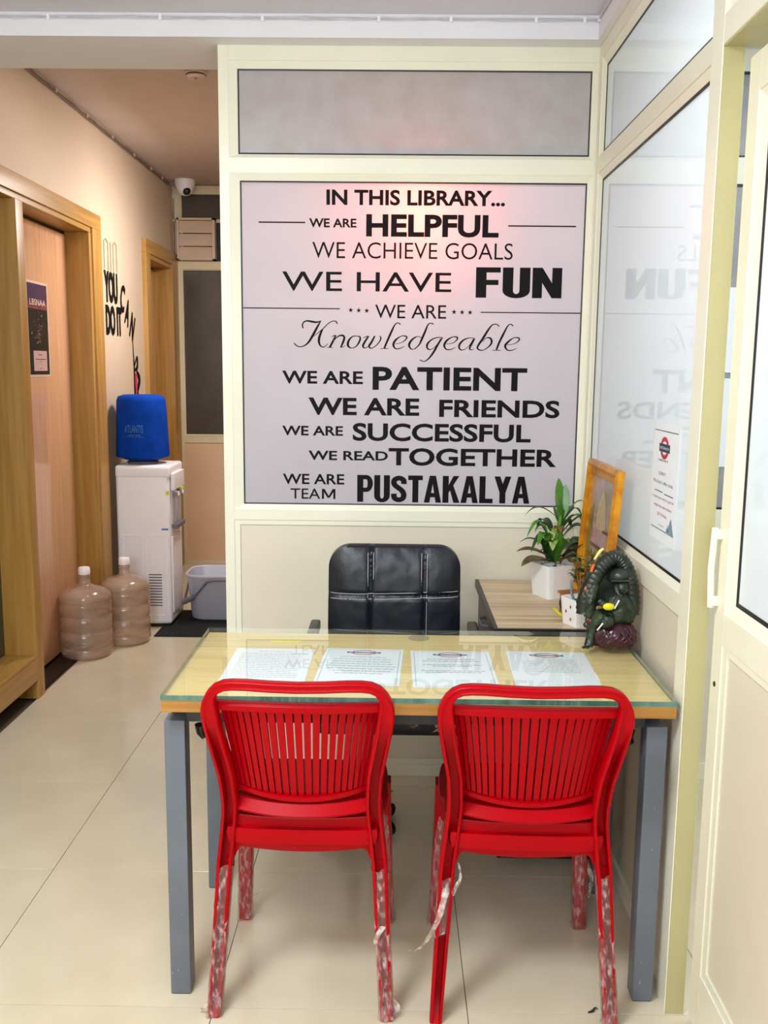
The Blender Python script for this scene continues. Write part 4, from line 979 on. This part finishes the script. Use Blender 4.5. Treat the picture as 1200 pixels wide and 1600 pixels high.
fig.tube([(.012, -.03, .172), (.010, -.046, .160), (.016, -.050, .15)], [.008, .006, .004], 8)
for k in range(5): fig.tube([(-.050 - .004 * k, -.032 - .002 * k, .010), (-.058 - .004 * k, -.04, .004)], .003, 6)
fig.build('body', STATG, st, 60)
cp = MB(); cp.ball((.020, -.020, .198), .026, .024, .020, 18, M=Matrix.Rotation(R9(-18), 3, 'Y')); cp.box(-.006, .046, -.046, .004, .186, .191, 0, .002); cp.build('cap', STATH, st, 60)
# hood: arched shell with ridges
def hood(cx, w, thick, z0, z1, lean):
    rings = []; n = 90
    for i in range(n + 1):
        t = i / n; a = PI * (1.08 - 1.16 * t)
        x = cx + w * math.cos(a) + (lean * (1 - math.sin(max(0, min(PI, a))))) * (-1 if t < .5 else .2)
        z = z0 + (z1 - z0) * max(-.25, math.sin(a)); r = thick * (1 + (.10 if i % 3 == 0 else 0))
        rings.append((x, .004, z, r))
    return rings
hd = MB(); pts = hood(.012, .046, .021, .120, .240, .030)
hd.tube([p[:3] for p in pts], [p[3] for p in pts], 12)
rr = [[(.014 + (x - .014) * k, .016, .12 + (z - .12) * k) for x, y, z, r in pts] for k in (.98, .02)]
hd.loft(rr, caps=False, closed=False); hd.build('hood', STATH, st, 50)
sh = MB(); sh.tube([(-.036, .002, .19), (-.050, -.004, .14), (-.052, -.008, .10), (-.042, -.012, .07)], [.014, .02, .018, .012], 12)
for k in range(7): sh.ball((-.058 + .004 * (k % 2), -.012, .06 + k * .014), .010, .009, .009, 10)
sh.build('drapery', STATG, st, 60)
MB().tube([(-.044, -.006, .268 - .03), (-.030, -.010, .262), (-.022, -.008, .268)], [.003, .0045, .003], 8).build('gold_trim', mat('pale_yellow_enamel', (240, 232, 130), .4), st, 60)
MB().tube([(-.052, -.010, .205), (-.046, -.012, .226)], [.0045, .004], 8).build('orange_trim', ORNG, st, 60); MB().tube([(-.070, -.008, .140), (-.062, -.010, .165)], [.004, .004], 8).build('orange_trim', ORNG, st, 60)
MB().ball((-.013, -.060, .123), .016, .007, .010, 12).build('yellow_flower', YELL, st, 60)
MB().tube([(.002, -.062, .118), (.014, -.058, .140)], [.0018, .0025], 6).build('flute', WHITEE, st, 60); MB().tube([(-.040, -.058, .058), (-.026, -.060, .078)], [.002, .0025], 6).build('flute', WHITEE, st, 60)
MB().ball((-.050, -.032, .076), .010, .010, .009, 12).build('red_bud', REDE, st, 60)
MB().tube([(.022, -.04, .150), (.006, -.052, .132), (-.008, -.054, .118)], [.006, .008, .006], 8).build('scarf', GREYDK, st, 60)

# =================================================================== NOTICE ON THE GLASS
nt_ = thing('printed_notice', 'white printed notice with a red roundel taped to the frosted glass', 'notice')
XN = XR + .0138
A = at_x(1024, 662, XN); B = at_x(1063, 669, XN); C_ = at_x(1014, 838, XN)
ya, yb_ = A.y, B.y - .005; zt_, zb_ = 1.370, 1.072
MB().box(XN - .0008, XN, yb_, ya, zb_, zt_).build('sheet', PAPER, nt_)
def fN(a, b): return (XN - .0011, ya - a * (ya - yb_), zt_ - b * (zt_ - zb_))     # a: 0..1 to the right, b: 0..1 down
def fN2(a, b): return (XN - .0014, ya - a * (ya - yb_), zt_ - b * (zt_ - zb_))
def nq(mb, a0, a1, b0, b1, f=fN): mb.add([f(a0, b0), f(a1, b0), f(a1, b1), f(a0, b1)], [(0, 1, 2, 3)])
g = MB(); nq(g, .03, .95, .055, .062); nq(g, .06, .96, .895, .902); nq(g, .15, .47, .572, .580); nq(g, .53, .88, .580, .588); g.build('rule_line', INKB, nt_, fix=False)
g = MB()
for a0, a1 in ((R9(25), R9(155)), (R9(205), R9(335))):
    for q4 in arcpoly(.45, .20, .17, .095, .10, .058, a0, a1, 16): g.add([fN(*p) for p in q4], [(0, 1, 2, 3)])
g.build('logo_ring', INKR, nt_, fix=False)
g = MB(); nq(g, .24, .66, .165, .235); g.build('logo_bar', INKB, nt_, fix=False)
g = MB()
def wN(txt, a0, a1, b, cap, f=fN2): write(g, txt, lambda x, y: f(x, y), a0, a1, b, -cap, .01)
wN('PUSTAKALYA', .28, .63, .212, .022); g.build('logo_lettering', PAPER, nt_, fix=False)
g = MB(); wN('LIBRARY', .22, .62, .315, .016, fN); g.build('caption', INK, nt_, fix=False)
g = MB(); wN('SORRY!', .27, .55, .435, .028, fN); wN("We Don't offer trials.", .06, .86, .510, .028, fN); g.build('message', INKG, nt_, fix=False)
g = MB(); wN('In case you want it, go for', .06, .92, .640, .024, fN); wN('single day subscription', .14, .84, .710, .024, fN); wN('@ ₹150/day.', .30, .68, .780, .024, fN); g.build('message', INKP, nt_, fix=False)
g = MB(); g.add([fN(.72, .89), fN(.80, .79), (fN(.84, .76)), fN(.87, .79), fN(.95, .895)], [(0, 1, 2, 3, 4)]); g.add([fN(.66, .89), fN(.74, .82), fN(.76, .89)], [(0, 1, 2)]); g.build('reading_figure', INKT, nt_, fix=False)
g = MB(); wN('team', .36, .58, .865, .012, fN); g.build('caption', INKB, nt_, fix=False)

# =================================================================== CORRIDOR
# wall sign: YOU / DO IT / CAN ...
sg = thing('wall_lettering', 'black raised lettering on the corridor wall reading YOU CAN DO IT', 'sign')
XS = XL + .004
def fS(a, b): return (XS, a, b)
def sign_word(t, y0, y1, zb, zt, off=.045):
    g = MB(); write(g, t, fS, y0, y1, zb, zt - zb, off); n = len(g.v); g.v += [(XL + .0002, p[1], p[2]) for p in g.v[:n]]
    return g.build('letters', INK, sg, fix=False)
sign_word('YOU', 5.325, 5.575, 1.860, 2.035); sign_word('DO IT', 5.335, 5.64, 1.678, 1.845)
for ch, py, pz, rot in (('C', 5.61, 1.835, -.28), ('A', 5.695, 1.765, -.38), ('N', 5.79, 1.69, -.48)):
    g = MB(); write(g, ch, lambda a, b: (XS, py + a * math.cos(rot) - b * math.sin(rot), pz + a * math.sin(rot) + b * math.cos(rot)), 0, .085, 0, .165, .03); g.build('letters', INK, sg, fix=False)
g = MB()
brush(g, [(5.86, 1.71, .010), (5.87, 1.60, .012), (5.88, 1.50, .02), (5.88, 1.38, .02), (5.89, 1.28, .03)], lambda a, b: (XS, a, b))
brush(g, [(5.88, 1.50, .012), (5.95, 1.56, .02), (5.95, 1.50, .03), (5.90, 1.48, .02)], lambda a, b: (XS + .0004, a, b)); brush(g, [(5.93, 1.47, .02), (5.99, 1.42, .045), (5.94, 1.34, .03), (5.98, 1.30, .03)], lambda a, b: (XS + .0008, a, b))
g.build('flourish', INK, sg, fix=False)
MB().tube([(XS + .001, 5.91, 1.46), (XS + .001, 5.91, 1.34)], .006, 6).build('red_stroke', INKR, sg)
bars = MB()
for (y0, y1) in ((5.34, 5.41), (5.51, 5.575)):
    bars.tube([(XS, y0, 2.04), (XS, y0, 2.19), (XS, (y0 + y1) / 2, 2.21), (XS, y1, 2.19), (XS, y1, 2.04)], .0025, 6)
bars.tube([(XS, 5.46, 2.04), (XS, 5.46, 2.2)], .0025, 6)
bars.build('outline_bars', mat('beige_moulding', (184, 160, 134), .7), sg)

# photo poster on the door leaf
dp_ = thing('door_poster', 'dark sunset poster on the pale door leaf with pale lettering', 'poster')
XD = -1.7345
P0 = at_x(40, 438, XD); P1 = at_x(71, 446, XD); P2 = at_x(46, 587, XD)
py0, py1, pz1, pz0 = P0.y, P1.y + .01, (P0.z + P1.z) / 2, P2.z
def fQ(a, b, d=0): return (XD + .001 + d, py0 + a * (py1 - py0), pz0 + b * (pz1 - pz0))
def pq(nm, m, a0, a1, b0, b1, d): return MB().add([fQ(a0, b0, d), fQ(a1, b0, d), fQ(a1, b1, d), fQ(a0, b1, d)], [(0, 1, 2, 3)]).build(nm, m, dp_, fix=False)
MB().prism([(-.03, -.015), (1.03, -.015), (1.03, 1.015), (-.03, 1.015)], lambda a, b, d: fQ(a, b, d), -.001, .0).build('sheet', mat('cream_margin', (216, 190, 170), .5), dp_)
pq('printed_hills', mat('printed_night_hills', (30, 32, 30), .3, rgb2=(12, 16, 18), scale=20), .02, .98, .01, .72, .0004)
pq('printed_sky', mat('printed_dusk_sky', (84, 56, 84), .3, rgb2=(56, 38, 72), scale=10), .02, .98, .80, .99, .0004)
pq('printed_glow', mat('printed_dusk_glow', (150, 84, 78), .3, rgb2=(96, 50, 60), scale=14), .02, .98, .72, .80, .0004)
g = MB(); write(g, 'LBSNAA', lambda a, b: fQ(a, b, .001), .12, .88, .76, .065, .005); g.build('lettering', mat('pale_print', (236, 206, 196), .5), dp_, fix=False)
g = MB(); rs = random.Random(9)
for k in range(46):
    a = .5 + rs.gauss(0, .15); b = .46 + rs.gauss(0, .09); s = rs.uniform(.012, .035); g.add([fQ(a - s, b - s * .3, .001), fQ(a + s, b - s * .2, .001), fQ(a + s * .7, b + s * .3, .001), fQ(a - s * .6, b + s * .25, .001)], [(0, 1, 2, 3)])
g.build('printed_lights', mat('printed_town_lights', (168, 118, 104), .5, rgb2=(90, 70, 60), scale=60), dp_, fix=False)
pq('caption_card', mat('printed_pink_card', (206, 170, 166), .4), .2, .86, .05, .27, .001)
for a0, a1, b in ((.42, .6, .225), (.27, .8, .175), (.5, .56, .15), (.5, .56, .075)): pq('caption_line', INK, a0, a1, b, b + .006, .0015)

# water dispenser ---------------------------------------------------
wd_ = thing('water_dispenser', 'white floor standing water dispenser beside the oak door jamb', 'water dispenser')
X0, X1, Y0, Y1 = -1.580, -1.272, 5.245, 5.56; ZTOP = .928
MB().box(X0, X1 - .004, Y0, Y1, .02, ZTOP, 0, .022).build('body', WHITEPL, wd_, 50)
MB().box(X0 + .02, X1 - .02, Y0 + .02, Y1 - .02, .0, .03).build('base', BLACKW, wd_)
MB().box(X0 - .001, X1 + .006, Y0 - .004, Y1 + .004, ZTOP - .055, ZTOP + .018, 0, .02).build('top_cover', WHITEPL, wd_, 50)
for (xa, xb) in ((X0 + .03, X0 + .145), (X0 + .16, X0 + .275)):
    q = MB(); z0_, z1_, e_ = .07, .545, .006
    for a in ((xa, xa + e_, z0_, z1_), (xb - e_, xb, z0_, z1_), (xa, xb, z1_ - e_, z1_), (xa, xb, z0_, z0_ + e_)): q.box(a[0], a[1], Y0 - .002, Y0 + .002, a[2], a[3], 0, .0015)
    q.build('side_moulding', WHITEPL, wd_, 50)
for k in range(12): MB().box(X0 + .178, X0 + .252, Y0 - .0025, Y0 + .001, .130 + k * .0165, .136 + k * .0165).build('vent_slot', GREYPD, wd_)
MB().box(X1 - .05, X1 - .012, Y0 - .001, Y0 + .002, .575, .585).build('blue_sticker', mat('blue_sticker', (70, 130, 210), .5), wd_)
MB().box(X1 - .006, X1 + .002, Y0 + .04, Y1 - .04, .08, .53, 0, .003).build('front_door', WHITEPL, wd_, 50)
MB().box(X1 - .006, X1 + .0035, Y0 + .05, Y1 - .05, .60, .80, 0, .003).build('dispensing_recess', GREYPL, wd_, 50)
MB().box(X1, X1 + .030, Y0 + .06, Y1 - .06, .575, .600, 0, .003).build('drip_tray', GREYPD, wd_, 50)
MB().box(X1, X1 + .022, Y0 + .03, Y1 - .03, .80, .90, 0, .006).build('tap_panel', WHITEPL, wd_, 50)
for k, m_ in enumerate((BLKPL, YELL)):
    t_ = MB().tube([(X1, Y0 + .10 + .1 * k, .79), (X1 + .028, Y0 + .10 + .1 * k, .79), (X1 + .03, Y0 + .10 + .1 * k, .765)], [.01, .009, .007], 10).build('tap', WHITEPL, wd_, 60)
    MB().box(X1 + .02, X1 + .036, Y0 + .088 + .1 * k, Y0 + .112 + .1 * k, .793, .803, 0, .002).build('tap_lever', m_, t_, 50)
MB().box(X1 - .022, X1 - .003, Y0 - .0015, Y0 + .001, .778, .802).build('warning_sticker', YELL, wd_)
ct = thing('water_jar', 'water jar under a blue cloth cover on top of the white dispenser', 'water jar', (-1.458, 5.395, ZTOP + .018))
MB().lathe([(.05, .0), (.086, .0), (.090, .012), (.06, .024)], n=32).build('neck_collar', GREYPD, ct, 50)
MB().lathe([(.06, .022), (.10, .024), (.150, .040), (.153, .05), (.148, .15), (.143, .28), (.139, .36), (.130, .385), (.10, .395), (.002, .397)], n=56, fn=lambda a, z: 1 + .012 * math.sin(a * 3 + z * 9) + .006 * math.sin(a * 8 + 2)).build('cloth_cover', BLUEC, ct, 70)
g = MB()
def cyl(a, b, r=.150): return (r * math.sin(a / r), -r * math.cos(a / r) - .002, b)
write(g, 'ATLANTIS', lambda a, b: cyl(a, b), -.062, .045, .185, .042, .0, res=4); g.build('printed_name', BLUEINK, ct, fix=False)
g = MB(); write(g, 'PREMIUM WATER', lambda a, b: cyl(a, b, .151), -.04, .03, .165, .010, .0, res=2)
g.add([cyl(-.055, .160, .151), cyl(0, .160, .151), cyl(.045, .160, .151), cyl(.045, .1615, .151), cyl(0, .1615, .151), cyl(-.055, .1615, .151)], [(0, 1, 4, 5), (1, 2, 3, 4)]); g.build('printed_caption', BLUEINK, ct, fix=False)

# empty jugs on the floor
def jug(label, loc, sc_=1.0):
    t = thing('water_jug', label, 'water jug', loc, 0, 'empty water jugs on the corridor floor')
    prof = [(.02, .004), (.11, .0), (.126, .010), (.133, .030), (.133, .055), (.128, .060), (.133, .066), (.133, .135), (.128, .141), (.128, .150), (.133, .156), (.133, .215), (.128, .221), (.128, .230), (.133, .236),
            (.133, .290), (.129, .297), (.132, .304), (.132, .325), (.120, .345), (.085, .365), (.045, .378), (.030, .386), (.027, .42), (.030, .424), (.030, .432), (.027, .436), (.027, .452)]
    MB().lathe([(r * sc_, z * sc_) for r, z in prof], n=40).build('bottle_body', JUG, t, 70)
    MB().lathe([(r * sc_, z * sc_) for r, z in ((.0295, .438), (.0305, .442), (.0305, .468), (.027, .474), (.001, .475))], n=24).build('cap', WHITEPL, t, 50)
    return t
b1_ = at_z(127, 1030); b2_ = at_z(195, 1012)
jug('empty ribbed water jug standing against the pale door leaf', (-1.598, 4.715, 0), .99)
jug('empty ribbed water jug standing beside the white dispenser', (-1.462, 4.968, 0), .99)

fm = thing('floor_mat', 'black ribbed rubber mat in front of the dispenser under the grey bucket', 'mat')
MB().box(-1.335, -.62, 5.055, 5.62, 0.0, .005).build('backing', MATR, fm)
q = MB()
for k in range(56): x = -1.330 + k * .0128; q.box(x, x + .007, 5.058, 5.617, .005, .009)
o = q.build('rib', MATR, fm); o['kind'] = 'stuff'
bk_ = thing('bucket', 'grey plastic bucket with a lowered carrying handle on the black mat', 'bucket', (-1.045, 5.50, .009))
rings = []
for (k, z) in ((.03, .0), (.140, .0), (.155, .012), (.176, .255), (.186, .262), (.188, .275), (.184, .280), (.176, .275), (.150, .02), (.03, .012)):
    rings.append([(x, y * .82, z) for x, y in [rrect(j / 56, k, k, k * .55) for j in range(56)]])
MB().loft(rings).build('tub', GREYPL, bk_, 50)
q = MB().tube(spline([(.15, -.145, .245), (.05, -.16, .255), (-.03, -.165, .250), (-.06, -.168, .225), (-.13, -.165, .145), (-.175, -.15, .122), (-.185, -.10, .13), (-.184, .0, .20)], 5), .010, 8, flat=.6); q.build('handle', GREYPD, bk_, 60)
MB().tube([(-.125, -.166, .150), (-.190, -.149, .117)], .017, 12).build('grip', GREYPD, bk_, 50)

# smoke detector, camera, cables
sd = thing('smoke_detector', 'small round smoke detector on the corridor ceiling', 'smoke detector', (-.905, 4.42, ZK))
MB().lathe([(.05, 0), (.052, -.008), (.045, -.012), (.045, -.018), (.038, -.028), (.001, -.030)], n=28).build('body', mat('old_white_plastic', (214, 196, 186), .5), sd, 50)
MB().lathe([(.046, -.013), (.0465, -.017)], n=28).build('slot', BLACKR, sd); MB().tube([(.0, -.012, -.031), (0, -.012, -.033)], .005, 8).build('indicator', INKR, sd)
MB().tube(spline([(-.02, 0, -.006), (-.03, -.06, -.004), (-.0, -.10, -.003), (.18, -.11, -.003), (.29, -.11, -.003)], 5), .0025, 6).build('cable', mat('beige_cable', (190, 160, 140), .6), sd)
cc = thing('dome_camera', 'white dome security camera at the end of the corridor ceiling', 'security camera', (-1.50, 6.86, ZK))
MB().lathe([(.072, 0), (.072, -.016), (.066, -.045), (.055, -.07)], n=28).build('housing', WHITEPL, cc, 50)
MB().ball((0.0, 0, -.068), .055, .055, .040, 20).build('dome', WHITEPL, cc, 80)
MB().ball((.018, -.030, -.078), .030, .028, .030, 18).build('lens', BLKPL, cc, 80)
MB().tube([(-.02, -.0, -.01), (-.07, -.01, -.02), (-.10, .0, -.03)], .014, 8).build('cable', CABLEB, cc, 60)
def bundle(name, label, pts, rad, m, clips, clipdir, mc):
    t = thing(name, label, 'cable'); rs = random.Random(len(pts))
    for k in range(3):
        P = []
        for i, p in enumerate(pts):
            j = .0 if i % 3 == 0 else .004
            P.append((p[0] + rs.uniform(-j, j) * .4, p[1] + rs.uniform(-j, j) * .6, p[2] - k * rad * 2.4 + rs.uniform(-j, j) * .5))
        MB().tube(P, rad, 6).build('cable', m, t, 60)
    for c in clips: MB().box(c[0] - clipdir[0], c[0] + clipdir[0], c[1] - clipdir[1], c[1] + clipdir[1], c[2] - .012, c[2] + .006, 0, .001).build('clip', mc, t)
    return t
xs = [-1.62 + 2.262 * i / 60 for i in range(61)]
bundle('cable_bundle', 'three thin white cables clipped along the white beam over the partition', [(x, 3.2115, 2.622) for x in xs], .0017, CABLE,
       [(at_y(px, 24, 3.21).x, 3.211, 2.620) for px in (75, 250, 410, 592, 705, 838, 914)], (.005, .004), WHITEPL)
bundle('cable_bundle', 'thin white cables clipped along the beam above the frosted glass', [(.643, 3.205 - 2.2 * i / 40, 2.622) for i in range(41)], .0017, CABLE,
       [(.644, y, 2.620) for y in (3.195, 2.9, 2.6, 2.3, 2.0)], (.004, .005), WHITEPL)
bundle('cable_bundle', 'brown grey cables clipped along the corridor wall under the ceiling', [(XL + .006, 3.57 + 3.33 * i / 50, ZK - .012 + (.0012 * math.sin(i * 1.3))) for i in range(51)], .0035, CABLEB,
       [(XL + .008, y, ZK - .014) for y in (4.2, 4.65, 5.1, 5.55, 6.0, 6.4, 6.7)], (.008, .008), VENTP)
bundle('cable_drop', 'two cables dropping down the corner beside the louvred vent', [(XL + .010 + .0015 * math.sin(i), YE - .012, ZK - .10 - .030 * i) for i in range(19)], .003, CABLEB, [(XL + .01, YE - .012, ZK - .25), (XL + .01, YE - .012, ZK - .5)], (.008, .006), VENTP)

# bits of litter under the desk
lt = MB().tube([(0, 0, .001), (.012, .004, .002), (.020, .014, .004), (.026, .012, .002)], [.0015, .003, .002, .001], 5).build('litter_scrap', BLKPL); lt.location = (.475, 2.0, .002)
tag(lt, 'curled black scrap on the floor by the wrapped rear chair leg', 'litter')
lt = MB().tube([(0, 0, .001), (.010, -.006, .003), (.022, -.002, .003), (.012, .012, .006)], [.001, .003, .003, .001], 5).build('litter_scrap', GREYPD); lt.location = (-.012, 3.15, .002)
tag(lt, 'small grey scrap on the floor under the partition', 'litter')
